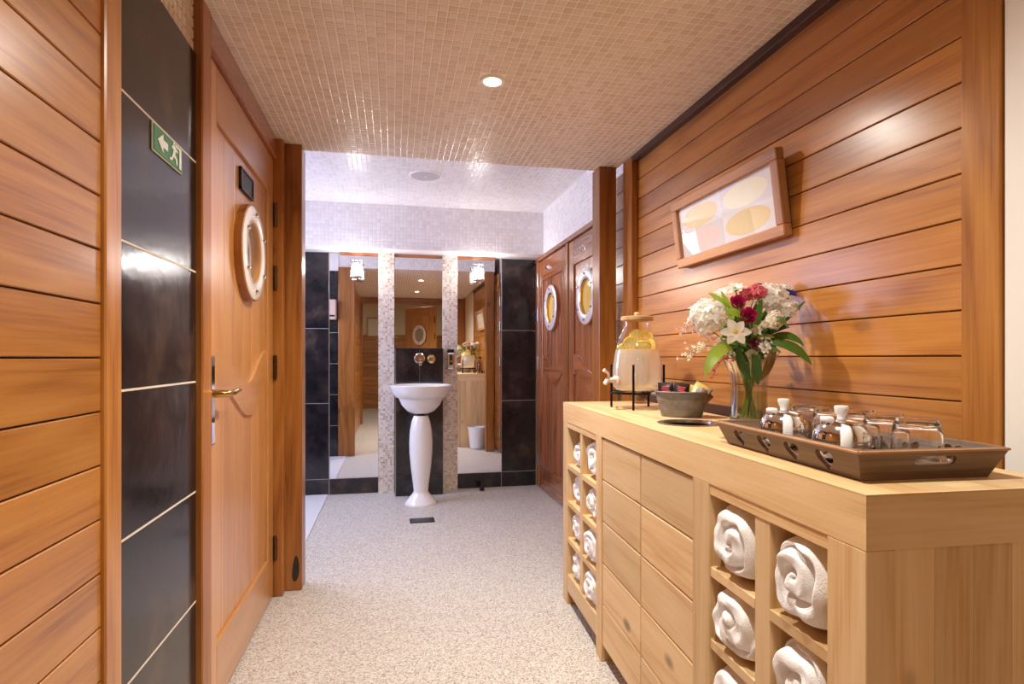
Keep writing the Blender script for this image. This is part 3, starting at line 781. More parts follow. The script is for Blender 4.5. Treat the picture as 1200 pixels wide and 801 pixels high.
# end panels of glued vertical staves
for ye in (0.004, CL - 0.028):
    for i in range(5):
        x0 = 0.052 + (CD - 0.052) * i / 5
        cb('end_stave', x0 + 0.0002, x0 + (CD - 0.052) / 5 - 0.0002, ye, ye + 0.024, 0.0, BT, PZ, 0.0006)
Z0 = 0.06
def post(y0, y1, foot=True): cb('stile', 0.0, 0.05, y0, y1, 0.0 if foot else Z0, BT - 0.0005, PZ, 0.002)
post(CL - 0.068, CL); post(1.239, 1.303); post(0.462, 0.541); post(0.0, 0.082)
rows = [0.137, 0.300, 0.463, 0.626, 0.790]
def cubby(y0, y1, d0, d1):
    cb('top_rail', 0.002, 0.05, y0, y1, 0.790, BT - 0.0005, PY, 0.001)
    cb('bottom_rail', 0.002, 0.05, y0, y1, Z0, 0.137, PY, 0.002)
    cb('divider', 0.004, CD - 0.03, d0, d1, 0.118, 0.80, PZ, 0.001)
    cb('cubby_floor', 0.05, CD - 0.03, y0 - 0.01, y1 + 0.01, 0.118, 0.137, PY, 0.001)
    cb('cubby_back', CD - 0.03, CD - 0.015, y0 - 0.05, y1 + 0.05, 0.06, BT, PZ, 0.0)
    for a, b_ in ((y0, d0), (d1, y1)):
        for z in rows[1:-1]:
            cb('shelf', 0.003, CD - 0.03, a, b_, z - 0.021, z, PY, 0.001)
    cb('cubby_side', 0.05, CD - 0.03, y0 - 0.018, y0, 0.0, BT, PZ, 0.001); cb('cubby_side', 0.05, CD - 0.03, y1, y1 + 0.018, 0.0, BT, PZ, 0.001)
cubby(1.303, CL - 0.068, 1.496, 1.531)
cubby(0.082, 0.462, 0.240, 0.288)
# two doors of five horizontal boards
for y0, y1 in ((0.541, 0.876), (0.876, 1.239)):
    dd = empty('cabinet_door', (0.004, y0 + 0.002, Z0), 0, cn)
    wd = y1 - y0 - 0.004; hh = (BT - 0.006 - Z0) / 5
    for i in range(5):
        box('board', 0.0, 0.022, 0, wd, hh * i + 0.0008, hh * (i + 1) - 0.0008, PY, dd, 0.0034)
cb('plinth', 0.09, 0.11, 0.10, CL - 0.08, 0.0, 0.118, plain('plinth_dark', (92, 72, 56), 0.8), 0)
cb('cabinet_back', CD - 0.03, CD - 0.015, 0.541, 1.239, 0.02, BT, PZ, 0)
cb('cabinet_floor', 0.03, CD - 0.03, 0.541, 1.239, Z0, 0.085, PY, 0)

# waste chute let into the top
wc = empty('waste_chute', cl(hole.x, hole.y, CT)); tag(wc, 'round stainless steel waste chute let into the counter top', 'waste chute')
lathe('rim', [(0.074, -0.006), (0.076, 0.0025), (0.092, 0.003), (0.096, 0.001), (0.096, -0.0002)], STEEL, wc, n=56)
lathe('well', [(0.0745, -0.003), (0.0745, -0.19), (0, -0.19)], plain('well_steel', (110, 104, 98), 0.25, 1.0), wc, n=48)

# ---- rolled towels
def towel_mesh(seed, w_, h_, depth):
    """solid roll of terry: superelliptic section, front face grooved along the spiral of the roll"""
    r = random.Random(seed)
    NA, NR = 56, 20
    turns = r.uniform(1.7, 2.3); ph = r.uniform(0, 1); sg = r.choice((-1, 1))
    f = Vector((r.uniform(0, 50), r.uniform(0, 50), r.uniform(0, 50)))
    cx, cy = r.uniform(-0.15, 0.15), r.uniform(-0.15, 0.15)
    bm = bmesh.new(); rings = []
    def edge(a):
        c_, s_ = math.cos(a), math.sin(a)
        k = (abs(c_) ** 2.7 + abs(s_) ** 2.7) ** (-1 / 2.7)
        k *= 1 + 0.09 * mnoise.noise(f + Vector((c_ * 1.6, s_ * 1.6, 0))) 
        return k * c_, k * s_
    for i in range(NR + 1):
        rho = i / NR; ring = []
        for j in range(NA):
            a = 2 * PI * j / NA
            ex, ey = edge(a)
            x_ = cx * (1 - rho) + ex * rho * 0.96; y_ = cy * (1 - rho) + ey * rho * 0.96
            ss = (rho * turns + sg * j / NA + ph + 0.12 * mnoise.noise(f + Vector((x_ * 2, y_ * 2, 5)))) % 1.0
            dd_ = min(ss, 1 - ss)
            g = 0.024 * math.exp(-(dd_ / 0.13) ** 2) * min(1, rho * 4) * (1 if rho < 0.93 else 0.3)
            lump = 0.010 * mnoise.noise(f + Vector((x_ * 2.3, y_ * 2.3, 9)))
            dx = 0.014 * rho ** 2 + 0.030 * max(0, (rho - 0.72) / 0.28) ** 2.2
            ring.append((x_, y_, g + lump + dx + 0.006 * (1 - rho)))
        rings.append(ring)
    for q in (0.22, 0.5, 1.0):
        ring = []
        for j in range(NA):
            ex, ey = edge(2 * PI * j / NA)
            b_ = 1 + 0.07 * mnoise.noise(f + Vector((ex * 2, ey * 2, q * 4)))
            ring.append((ex * b_, ey * b_, 0.05 + (depth - 0.05) * q))
        rings.append(ring)
    xs = [p[0] for rr in rings for p in rr]; ys = [p[1] for rr in rings for p in rr]
    x0, x1, y0, y1 = min(xs), max(xs), min(ys), max(ys)
    V_ = [[bm.verts.new((p[2], ((p[0] - x0) / (x1 - x0) - 0.5) * w_, (p[1] - y0) / (y1 - y0) * h_)) for p in rr] for rr in rings[1:]]
    c0 = rings[0][0]
    ctr = bm.verts.new((c0[2] + 0.012, ((c0[0] - x0) / (x1 - x0) - 0.5) * w_, (c0[1] - y0) / (y1 - y0) * h_))
    for j in range(NA): bm.faces.new((ctr, V_[0][j], V_[0][(j + 1) % NA]))
    for a, b_ in zip(V_, V_[1:]):
        for j in range(NA): bm.faces.new((a[j], a[(j + 1) % NA], b_[(j + 1) % NA], b_[j]))
    bm.faces.new(V_[-1])
    return done(bm, 'rolled_towel', 180)
ordn = ['top', 'second', 'third', 'bottom']
def towel(seed, y0, y1, row, label, grp, inset=0.02, fill=0.96, hfill=0.97, depth=0.26):
    zi = 3 - row
    h_ = (rows[zi + 1] - rows[zi] - (0.021 if zi < 3 else 0)) * hfill
    me = towel_mesh(seed, (y1 - y0) * fill, h_, depth)
    o = link('rolled_towel', me, TOWEL, None, cl(inset, (y0 + y1) / 2, rows[zi]), (0, 0, CROT))
    md = o.modifiers.new('soft', 'SUBSURF'); md.levels = 1; md.render_levels = 1
    tag(o, label, 'towel', grp)
G_F, G_N = 'towels in the far cubbyholes', 'towels in the near cubbyholes'
for r_ in range(4):
    towel(10 + r_, 1.533, CL - 0.070, r_, 'white rolled towel in the %s cubbyhole of the far outer column' % ordn[r_], G_F, 0.012 if r_ < 2 else 0.004, 0.86, 0.72 if r_ == 0 else 0.93)
    towel(20 + r_, 1.305, 1.494, r_, 'white rolled towel in the %s cubbyhole beside the cabinet doors, far end' % ordn[r_], G_F, -0.008 if r_ > 1 else 0.004, 0.93, 0.95)
for r_ in range(3):
    towel(30 + r_, 0.290, 0.460, r_, 'white rolled towel in the %s cubbyhole of the near block, next to the doors' % ordn[r_], G_N, -0.012, 1.0, 0.99)
for r_ in range(2):
    towel(47 + r_, 0.084, 0.238, r_, 'white rolled towel in the %s cubbyhole nearest the camera' % ordn[r_], G_N, -0.014, 1.0, 0.99)

# ================================================================== ON THE COUNTER
# ---- drinks dispenser
DX, DY = 0.955, 2.13
di = empty('drinks_dispenser', (DX, DY, CT)); tag(di, 'glass drinks dispenser of lemon water on a black stand', 'drinks dispenser')
JP = [(0, 0.070), (0.070, 0.070), (0.086, 0.074), (0.096, 0.088), (0.0995, 0.11), (0.098, 0.16), (0.091, 0.21), (0.080, 0.26), (0.066, 0.295), (0.055, 0.315), (0.052, 0.33), (0.053, 0.348)]
lathe('jar', JP, GLASS, di, n=64, smooth=60)
wm = bpy.data.materials.new('lemon_water'); wm.use_nodes = True
N_, L_n = wm.node_tree.nodes, wm.node_tree.links; N_.clear()
o_ = N_.new('ShaderNodeOutputMaterial'); m1 = N_.new('ShaderNodeMixShader'); m2 = N_.new('ShaderNodeMixShader')
df = N_.new('ShaderNodeBsdfDiffuse'); tl = N_.new('ShaderNodeBsdfTranslucent'); tp0 = N_.new('ShaderNodeBsdfTransparent')
df.inputs[0].default_value = lin((255, 250, 238)); tl.inputs[0].default_value = lin((255, 250, 236))
m1.inputs[0].default_value = 0.5; m2.inputs[0].default_value = 0.40
L_n.new(df.outputs[0], m1.inputs[1]); L_n.new(tl.outputs[0], m1.inputs[2])
L_n.new(tp0.outputs[0], m2.inputs[1]); L_n.new(m1.outputs[0], m2.inputs[2]); L_n.new(m2.outputs[0], o_.inputs[0])
lathe('lemon_water', [(0, 0.074)] + [(r_ - 0.004, z_ + 0.003) for r_, z_ in JP[1:7]] + [(0.0825, 0.236), (0, 0.236)], wm, di, n=48, smooth=60)
ld = lathe('lid', [(0, 0.349), (0.060, 0.349), (0.064, 0.352), (0.064, 0.364), (0.060, 0.367), (0, 0.367)], wood('lidwood', 'X'), di, n=40)
lathe('knob', [(0.010, 0.366), (0.009, 0.372), (0.012, 0.378), (0.008, 0.384), (0, 0.385)], wood('lidwood', 'X'), ld, n=16)
st = empty('stand', (0, 0, 0), 0, di)
def on_top(u, v):
    d_ = px(u, v, 1) - Vector((0, 0, CAMH)); t_ = (CT - CAMH) / d_.z
    return Vector((0, 0, CAMH)) + d_ * t_
for p in (on_top(742, 481), on_top(719, 476.8), Vector((1.045, 2.205, CT)), Vector((1.04, 2.06, CT))):
    q = p - Vector((DX, DY, CT)); q.z = 0; q = q.normalized() * 0.107
    tube('leg', [(q.x, q.y, 0.0), (q.x, q.y, 0.175)], 0.0048, BLACKM, st, 8)
    tube('spoke', [(q.x, q.y, 0.062), (q.x * 0.5, q.y * 0.5, 0.062)], 0.004, BLACKM, st, 8)
lathe('ring', [(0.102, 0.060), (0.107, 0.060), (0.107, 0.068), (0.102, 0.068)], BLACKM, st, n=40, close=True)
tp = empty('tap', (0, 0, 0), 0, di)
ta = math.radians(197)
tx, ty = math.cos(ta), math.sin(ta)
CLEARP = plain('clear_plastic', (226, 206, 196), 0.12, 0.0, coat=0.6)
tube('nozzle', [(tx * 0.095, ty * 0.095, 0.115), (tx * 0.15, ty * 0.15, 0.115), (tx * 0.160, ty * 0.160, 0.100)], [0.012, 0.010, 0.009], CLEARP, tp, 12)
tube('lever', [(tx * 0.14, ty * 0.14, 0.12), (tx * 0.145, ty * 0.145, 0.142), (tx * 0.165, ty * 0.165, 0.155)], [0.006, 0.005, 0.007], CLEARP, tp, 10)
lathe('washer', [(0.006, 0.0), (0.017, 0.002), (0.017, 0.010), (0.006, 0.012)], CLEARP, tp, (tx * 0.100, ty * 0.100, 0.115), (0, PI / 2, ta), n=20)

LEM_R = plain('lemon_rind', (238, 196, 52), 0.4); LIME_R = plain('lime_rind', (176, 186, 60), 0.4)
LEM_F = plain('lemon_flesh', (246, 226, 120), 0.3, vary=0.12, bscale=80); PITH = plain('lemon_pith', (250, 244, 214), 0.5)
ORANGE_F = plain('orange_flesh', (244, 184, 60), 0.3, vary=0.1, bscale=80)
def slice_(loc, rot, rad, rind, flesh, label):
    s = empty('lemon_slice', (0, 0, 0)); s.location = loc; s.rotation_euler = rot
    tag(s, label, 'fruit slice', 'fruit slices in the dispenser')
    lathe('rind', [(rad * 0.9, -0.003), (rad, -0.002), (rad, 0.002), (rad * 0.9, 0.003)], rind, s, n=28)
    lathe('pith', [(0, -0.0028), (rad * 0.92, -0.0028), (rad * 0.92, 0.0028), (0, 0.0028)], PITH, s, n=28)
    for k in range(8):
        a0, a1 = 2 * PI * k / 8 + 0.07, 2 * PI * (k + 1) / 8 - 0.07
        pts = [(0.10 * rad * math.cos((a0 + a1) / 2), 0.10 * rad * math.sin((a0 + a1) / 2))] + [(0.83 * rad * math.cos(a0 + (a1 - a0) * q / 4), 0.83 * rad * math.sin(a0 + (a1 - a0) * q / 4)) for q in range(5)]
        plate('segment', pts, [], 0.0066, Matrix.Translation((0, 0, 0.0033)), flesh, s)
V3 = Vector
dc = V3((DX, DY, CT))
vd = V3((-0.41, -0.91, 0))       # towards the camera
sd_ = V3((0.91, -0.41, 0))
def face(tilt, roll): return (PI / 2 + tilt, 0, -math.radians(24) + roll)
slice_(dc + vd * 0.052 - sd_ * 0.026 + V3((0, 0, 0.258)), face(0.35, 0.25), 0.028, LEM_R, LEM_F, 'lemon slice with rind facing out, upper left in the dispenser')
slice_(dc + vd * 0.048 + sd_ * 0.026 + V3((0, 0, 0.250)), face(0.95, -0.2), 0.030, LIME_R, LEM_F, 'greenish slice lying flat at the water line of the dispenser')
slice_(dc + vd * 0.030 + sd_ * 0.036 + V3((0, 0, 0.282)), face(0.25, -0.4), 0.030, LEM_R, ORANGE_F, 'orange-yellow slice standing upright at the right under the dispenser neck')
slice_(dc + vd * 0.008 + sd_ * 0.000 + V3((0, 0, 0.285)), face(0.1, 0.1), 0.032, LEM_R, LEM_F, 'pale lemon slice behind the others under the neck')
slice_(dc + vd * 0.030 - sd_ * 0.056 + V3((0, 0, 0.242)), face(0.7, 0.7), 0.024, LIME_R, LEM_F, 'small greenish slice at the left wall of the dispenser')
slice_(dc + vd * 0.035 + sd_ * 0.056 + V3((0, 0, 0.252)), face(0.3, -0.9), 0.026, LEM_R, ORANGE_F, 'orange slice against the right wall of the dispenser')
slice_(dc - vd * 0.030 - sd_ * 0.010 + V3((0, 0, 0.262)), face(0.5, 0.4), 0.030, LEM_R, ORANGE_F, 'orange slice at the back of the dispenser, near the water line')
for k, (a_, b_) in enumerate(((0.035, -0.045), (0.045, 0.035), (-0.03, 0.0), (0.0, 0.055))):
    slice_(dc + vd * a_ + sd_ * b_ + V3((0, 0, 0.0855 + 0.001 * k)), (0.05 * k, 0.06, k), 0.029, LEM_R, ORANGE_F, ['sunken orange slice at the lower left of the dispenser', 'sunken orange slice at the lower right of the dispenser', 'sunken orange slice at the back of the dispenser floor', 'sunken orange slice at the right wall of the dispenser floor'][k])

# ---- bottle hidden behind the dispenser, seen in the right mirror
bo = empty('bottle', (1.075, 2.36, CT)); tag(bo, 'clear glass bottle with dark cap behind the drinks dispenser', 'bottle')
lathe('glass', [(0, 0.002), (0.032, 0.002), (0.034, 0.008), (0.034, 0.12), (0.03, 0.14), (0.014, 0.165), (0.013, 0.19)], thin_glass('amber_glass', (214, 180, 140), 0.08, 0.6), bo, n=28)
lathe('cap', [(0, 0.218), (0.018, 0.217), (0.019, 0.21), (0.019, 0.188), (0, 0.188)], plain('cap_blue', (34, 38, 52), 0.4), bo, n=24)

# ---- oval zinc tub with sachets
TBX, TBY, TR_ = 0.972, 1.80, math.radians(-30)
tb = empty('zinc_tub', (TBX, TBY, CT), TR_); tag(tb, 'small oval galvanised tub holding tea sachets', 'tub')
def oval(prof, n=56, asp=0.62, wavy=0.0):
    bm = bmesh.new(); lathe_bm(bm, prof, n)
    for v in bm.verts: v.co.x *= 0.90; v.co.y *= asp
    return done(bm, 'tub', 45)
link('body', oval([(0, 0.001), (0.074, 0.001), (0.076, 0.004), (0.082, 0.024), (0.0845, 0.026), (0.0835, 0.029), (0.090, 0.056), (0.0925, 0.058), (0.0915, 0.061), (0.098, 0.084), (0.096, 0.084), (0.073, 0.006), (0, 0.006)]), ZINC, tb)
rim = [(0.0891 * math.cos(2 * PI * i / 40), 0.0615 * math.sin(2 * PI * i / 40), 0.085) for i in range(41)]
tube('rim', rim, 0.0028, ZINC, tb, 8)
for s_ in (-1, 1):
    bm = bmesh.new()
    pts = [V3((s_ * 0.084, -0.026, 0.078)), V3((s_ * 0.098, -0.022, 0.085 + 0.008 * s_)), V3((s_ * 0.098, 0.022, 0.085 + 0.008 * s_)), V3((s_ * 0.084, 0.026, 0.078))]
    tube_bm(bm, pts, 0.004, 8); link('handle', done(bm, 'handle', 60), ZINC, tb)
def sachet(name, loc, rot, col, w_, h_, label, mark=None):
    s = empty(name, (0, 0, 0)); s.location = loc; s.rotation_euler = rot; tag(s, label, 'sachet', 'sachets in the zinc tub')
    bm = bmesh.new(); n = 8
    g = [[[None] * (n + 1) for _ in range(n + 1)] for _ in range(2)]
    for sd2 in (0, 1):
        for i in range(n + 1):
            for j in range(n + 1):
                a, b2 = i / n, j / n
                puff = 0.007 * (math.sin(PI * a) * math.sin(PI * b2)) ** 0.6 + 0.0004
                g[sd2][i][j] = bm.verts.new(((a - 0.5) * w_, (-1 if sd2 else 1) * puff, b2 * h_))
        for i in range(n):
            for j in range(n):
                q = g[sd2]; bm.faces.new((q[i][j], q[i + 1][j], q[i + 1][j + 1], q[i][j + 1]))
    bmesh.ops.remove_doubles(bm, verts=bm.verts, dist=0.0009)
    link('packet', done(bm, 'packet', 60), plain('sachet_%d_%d_%d' % col, col, 0.3, coat=0.3, vary=0.06, bscale=30), s)
    if mark:
        for k, (x0, x1, z0, z1) in enumerate(mark[1]):
            box('print', x0, x1, -0.0086, -0.006, z0, z1, plain('print_%d_%d_%d' % mark[0], mark[0], 0.4), s, 0.0008)
    return s
tc0 = V3((TBX, TBY, CT))
ur = V3((math.cos(TR_), math.sin(TR_), 0)); uf = V3((math.sin(TR_), -math.cos(TR_), 0))
red = ((206, 62, 78), [(-0.013, 0.013, 0.050, 0.055), (-0.015, 0.011, 0.043, 0.048), (-0.010, 0.014, 0.036, 0.041)])
sachet('tea_sachet', tc0 - ur * 0.050 + uf * 0.008 + V3((0, 0, 0.048)), (-0.20, -0.05, TR_), (34, 24, 26), 0.052, 0.070, 'black sachet with red print at the left end of the tub', red)
sachet('tea_sachet', tc0 - ur * 0.006 + uf * 0.016 + V3((0, 0, 0.048)), (-0.28, 0.14, TR_ + 0.05), (38, 26, 28), 0.052, 0.070, 'black sachet with red print beside the yellow sachet', red)
sachet('tea_sachet', tc0 + ur * 0.040 + uf * 0.004 + V3((0, 0, 0.046)), (-0.25, 0.55, TR_ + 0.15), (232, 216, 128), 0.058, 0.075, 'pale yellow sachet with a white patch leaning right in the tub', ((230, 226, 232), [(-0.018, 0.016, 0.034, 0.056)]))
sachet('tea_sachet', tc0 + ur * 0.022 - uf * 0.020 + V3((0, 0, 0.040)), (0.1, 0.2, TR_ - 0.1), (226, 208, 120), 0.060, 0.070, 'yellow sachet standing at the back of the tub')
sachet('tea_sachet', tc0 + ur * 0.046 - uf * 0.004 + V3((0, 0, 0.040)), (-0.1, 0.75, TR_ - 0.1), (140, 76, 50), 0.046, 0.062, 'brown sachet leaning at the right end of the tub')

# ---- serving tray
TL, TW, TH = 0.415, 0.240, 0.050
tO = V3((0.748, 0.795, CT)); tdir = math.atan2(0.771 - 0.746, 1.208 - 0.793)
ty = empty('serving_tray', tO, -tdir); tag(ty, 'dark wooden tray with heart cut-outs and flared sides', 'tray')
FL = 0.020
WT = wood('tray', 'Y'); WTX = wood('tray', 'X')
box('tray_floor', 0.0, TW, 0.0, TL, 0.0005, 0.009, WT, ty, 0.001)
def heart(cx, cy, s):
    pts = []
    for i in range(28):
        t = 2 * PI * i / 28
        x_ = 16 * math.sin(t) ** 3; y_ = 13 * math.cos(t) - 5 * math.cos(2 * t) - 2 * math.cos(3 * t) - math.cos(4 * t)
        pts.append((cx + s * x_ / 17, cy + s * y_ / 17))
    return pts
ang = math.atan2(FL, TH); SH = math.hypot(FL, TH)
def slot(cx, cy, a, b_): 
    return [(cx + a * math.copysign(1, math.cos(t)) + b_ * math.cos(t), cy + b_ * math.sin(t)) for t in [2 * PI * (i + 0.5) / 24 for i in range(24)]]
# long sides: local u along y, v up the slope; trapezoid
def trap(L_): return [(0, 0), (L_, 0), (L_ + FL, SH), (-FL, SH)]
hearts = [heart(TL * q, SH * 0.50, 0.0235) for q in (0.17, 0.39, 0.61, 0.83)]
Mf = Matrix(((0, -math.sin(ang), -math.cos(ang), 0), (1, 0, 0, 0), (0, math.cos(ang), -math.sin(ang), 0), (0, 0, 0, 1)))
plate('side_board', trap(TL), hearts, 0.009, Mf, WT, ty)
Mb_ = Matrix(((0, math.sin(ang), math.cos(ang), TW), (1, 0, 0, 0), (0, math.cos(ang), -math.sin(ang), 0), (0, 0, 0, 1)))
plate('side_board', trap(TL), hearts, 0.009, Mb_, WT, ty)
hs_ = [slot(TW * 0.53, SH * 0.66, 0.030, 0.0085)]
Mn = Matrix(((1, 0, 0, 0), (0, -math.sin(ang), -math.cos(ang), 0), (0, math.cos(ang), -math.sin(ang), 0), (0, 0, 0, 1)))
plate('end_board', trap(TW), hs_, 0.009, Mn, WTX, ty)
Me_ = Matrix(((1, 0, 0, 0), (0, math.sin(ang), math.cos(ang), TL), (0, math.cos(ang), -math.sin(ang), 0), (0, 0, 0, 1)))
plate('end_board', trap(TW), hs_, 0.009, Me_, WTX, ty)
EDGE = plain('worn_edge', (176, 132, 92), 0.5, vary=0.3, bscale=30)
c4 = [(-FL, -FL, TH), (TW + FL, -FL, TH), (TW + FL, TL + FL, TH), (-FL, TL + FL, TH)]
for a, b_ in zip(c4, c4[1:] + c4[:1]): tube('worn_edge', [a, b_], 0.0026, EDGE, ty, 6)
MT = Matrix.Translation(tO) @ Matrix.Rotation(-tdir, 4, 'Z')

# ---- chrome pots with white handles
ZT = CT + 0.009
def pot(x_, y_, label):
    p = empty('sugar_pot', (x_, y_, ZT), 0); tag(p, label, 'pot', 'chrome pots in the tray')
    lathe('body', [(0, 0.001), (0.030, 0.001), (0.034, 0.003), (0.045, 0.016), (0.050, 0.034), (0.048, 0.052), (0.040, 0.066), (0.034, 0.071)], CHROME, p, n=48, smooth=50)
    ld_ = lathe('lid', [(0.036, 0.070), (0.036, 0.073), (0.026, 0.078), (0.010, 0.080), (0, 0.080)], CHROME, p, n=40, smooth=50)
    lathe('knob', [(0, 0.079), (0.0075, 0.079), (0.007, 0.084), (0.010, 0.090), (0.0125, 0.099), (0.0115, 0.103), (0, 0.104)], WHITE_PLASTIC, ld_, n=24, smooth=50)
    a = math.atan2(-y_, -x_) + 0.12
    M_ = Matrix.Rotation(a, 4, 'Z')
    bm = bmesh.new()
    tube_bm(bm, [(0.040, 0, 0.062), (0.058, 0, 0.066), (0.068, 0, 0.058), (0.070, 0, 0.034), (0.064, 0, 0.014), (0.046, 0, 0.012)], [0.007, 0.0075, 0.008, 0.008, 0.0075, 0.006], 10)
    for v in bm.verts: v.co.y *= 1.25
    bmesh.ops.transform(bm, matrix=M_, verts=bm.verts)
    link('handle', done(bm, 'handle', 60), WHITE_PLASTIC, p)
    bm = bmesh.new(); bx(bm, -0.009, 0.009, -0.010, 0.010, 0.072, 0.084, 0.004, 2)
    bmesh.ops.transform(bm, matrix=Matrix.Rotation(a - 1.0, 4, 'Z') @ Matrix.Translation((0.030, 0, 0)), verts=bm.verts)
    link('hinge_cap', done(bm, 'hinge_cap', 60), WHITE_PLASTIC, p)
pot(0.838, 1.10, 'chrome pot with white handle near the vase end of the tray')
pot(0.822, 0.918, 'chrome pot with white handle near the front corner of the tray')

# ---- upturned tumblers
TUMBLER, _nt, _b = newmat('tumbler_glass')
_b.inputs['Base Color'].default_value = (1, 1, 1, 1); _b.inputs['Roughness'].default_value = 0.0
_b.inputs['Transmission Weight'].default_value = 1.0; _b.inputs['IOR'].default_value = 1.47
def tumbler(x_, y_, label):
    t = empty('tumbler', (x_, y_, ZT), 0); tag(t, label, 'glass', 'upturned tumblers in the tray')
    lathe('wall', [(0.0360, 0.0008), (0.0385, 0.0008), (0.0392, 0.03), (0.0380, 0.060), (0.0345, 0.079), (0.030, 0.086), (0, 0.087), (0, 0.076), (0.024, 0.0755), (0.031, 0.071), (0.0350, 0.058), (0.0368, 0.03)], TUMBLER, t, n=48, smooth=50, close=True)
for x_, y_, lb in ((0.910, 0.842, 'upturned glass tumbler nearest the tray handle'), (0.924, 0.922, 'upturned glass tumbler, second from the near tray handle'),
                   (0.936, 1.002, 'upturned glass tumbler behind the front chrome pot'), (0.944, 1.082, 'upturned glass tumbler beside the rear chrome pot'),
                   (0.948, 1.162, 'upturned glass tumbler at the vase end of the tray')):
    tumbler(x_, y_, lb)

# ---- vase and flowers
VXp, VYp = 1.050, 1.535
va = empty('vase', (VXp, VYp, CT)); tag(va, 'clear fluted glass vase with a flared rim', 'vase')
def fluted(prof, n=72, flutes=9, amp=0.05):
    bm = bmesh.new(); lathe_bm(bm, prof, n)
    for v in bm.verts:
        r_ = math.hypot(v.co.x, v.co.y)
        if r_ > 1e-5:
            a_ = math.atan2(v.co.y, v.co.x); k = 1 + amp * math.cos(flutes * a_) * min(1, 0.4 + v.co.z / 0.2)
            v.co.x *= k; v.co.y *= k
            if v.co.z > 0.18: v.co.z += 0.010 * math.cos(flutes * a_) * (v.co.z - 0.18) / 0.04
    return done(bm, 'vase', 60)
link('glass', fluted([(0, 0.002), (0.052, 0.002), (0.056, 0.006), (0.053, 0.03), (0.050, 0.07), (0.049, 0.11), (0.053, 0.15), (0.064, 0.18), (0.078, 0.205), (0.086, 0.218)]), GLASS_V, va)
link('inner_glass', fluted([(0, 0.016), (0.046, 0.016), (0.047, 0.06), (0.045, 0.11), (0.049, 0.15), (0.060, 0.18), (0.074, 0.205), (0.086, 0.218)]), GLASS_V, va)
lathe('water', [(0, 0.018), (0.044, 0.018), (0.045, 0.06), (0.043, 0.10), (0, 0.10)], thin_glass('vase_water', (232, 238, 220), 0.02, 0.3), va, n=40)

def sheet(name, rgb, amount=0.45, **kw):
    """thin petal or leaf: some of the light passes through it"""
    m = plain(name, rgb, **kw)
    nt = m.node_tree; N, L = nt.nodes, nt.links
    b = N['Principled BSDF']; out = [n for n in N if n.type == 'OUTPUT_MATERIAL'][0]
    t = N.new('ShaderNodeBsdfTranslucent'); t.inputs[0].default_value = lin(rgb)
    mx = N.new('ShaderNodeMixShader'); mx.inputs[0].default_value = amount
    L.new(b.outputs[0], mx.inputs[1]); L.new(t.outputs[0], mx.inputs[2]); L.new(mx.outputs[0], out.inputs[0])
    return m
LEAF = sheet('leaf_green', (92, 132, 48), 0.3, rough=0.45, vary=0.25, bscale=12); LEAF_L = sheet('leaf_light', (160, 188, 68), 0.35, rough=0.45, vary=0.2, bscale=12)
LEAF_D = sheet('leaf_dark', (58, 92, 42), 0.25, rough=0.5, vary=0.25, bscale=12); STEM = plain('stem_green', (106, 138, 64), 0.5)
PW = sheet('petal_white', (252, 250, 244), rough=0.6); PCREAM = sheet('petal_cream', (250, 242, 226), rough=0.6); PMAG = sheet('petal_magenta', (186, 30, 98), 0.3, rough=0.55, vary=0.2, bscale=60)
PPINK = sheet('petal_pink', (236, 130, 142), 0.4, rough=0.6, vary=0.15, bscale=60); PBLUE = sheet('petal_blue', (62, 56, 142), 0.3, rough=0.55); PLIL = sheet('petal_lilac', (240, 206, 206), 0.4, rough=0.6)
PYEL = plain('pollen', (226, 196, 96), 0.7)

def petal_faces(bm, M, L_, W_, curl, n=5, tip=0.5):
    """one petal along +x, cupped, bending up by curl; two-sided thin sheet"""
    rows_ = []
    for i in range(n + 1):
        t = i / n
        wd = W_ * math.sin(PI * min(1, (0.12 + 0.88 * t) ** tip)) if t < 1 else W_ * 0.06
        wd = W_ * (math.sin(PI * (0.08 + 0.90 * t)) ** 0.7)
        x_ = L_ * t; z_ = curl * L_ * t * t
        rows_.append([bm.verts.new(M @ Vector((x_, s_ * wd / 2, z_ + 0.22 * wd * abs(s_)))) for s_ in (-1, 0, 1)])
    for a, b2 in zip(rows_, rows_[1:]):
        for k in range(2): bm.faces.new((a[k], a[k + 1], b2[k + 1], b2[k]))

def orient(dirv):
    d_ = Vector(dirv).normalized()
    return d_.to_track_quat('Z', 'Y').to_matrix().to_4x4()

def rose_mesh(rad):
    bm = bmesh.new()
    for lay in range(6):
        n = 3 + lay // 1 if lay < 3 else 6
        r_ = rad * (0.12 + 0.16 * lay)
        for k in range(n):
            a_ = 2 * PI * k / n + lay * 0.7
            rows_ = []
            for i in range(5):
                t = i / 4
                rr = r_ * (0.5 + 0.55 * math.sin(t * 1.7)) + (rad * 0.10 * lay / 5 if i == 4 else 0)
                hz = rad * (-0.5 + 1.25 * t * (1 - 0.075 * lay))
                rows_.append([bm.verts.new((rr * math.cos(a_ + s_ * 0.75 * (1.1 - 0.3 * t) * (3.6 / n)), rr * math.sin(a_ + s_ * 0.75 * (1.1 - 0.3 * t) * (3.6 / n)), hz - 0.06 * rad * abs(s_))) for s_ in (-1, -.5, 0, .5, 1)])
            for x1, x2 in zip(rows_, rows_[1:]):
                for q in range(4): bm.faces.new((x1[q], x1[q + 1], x2[q + 1], x2[q]))
    return done(bm, 'rose_bloom', 180)

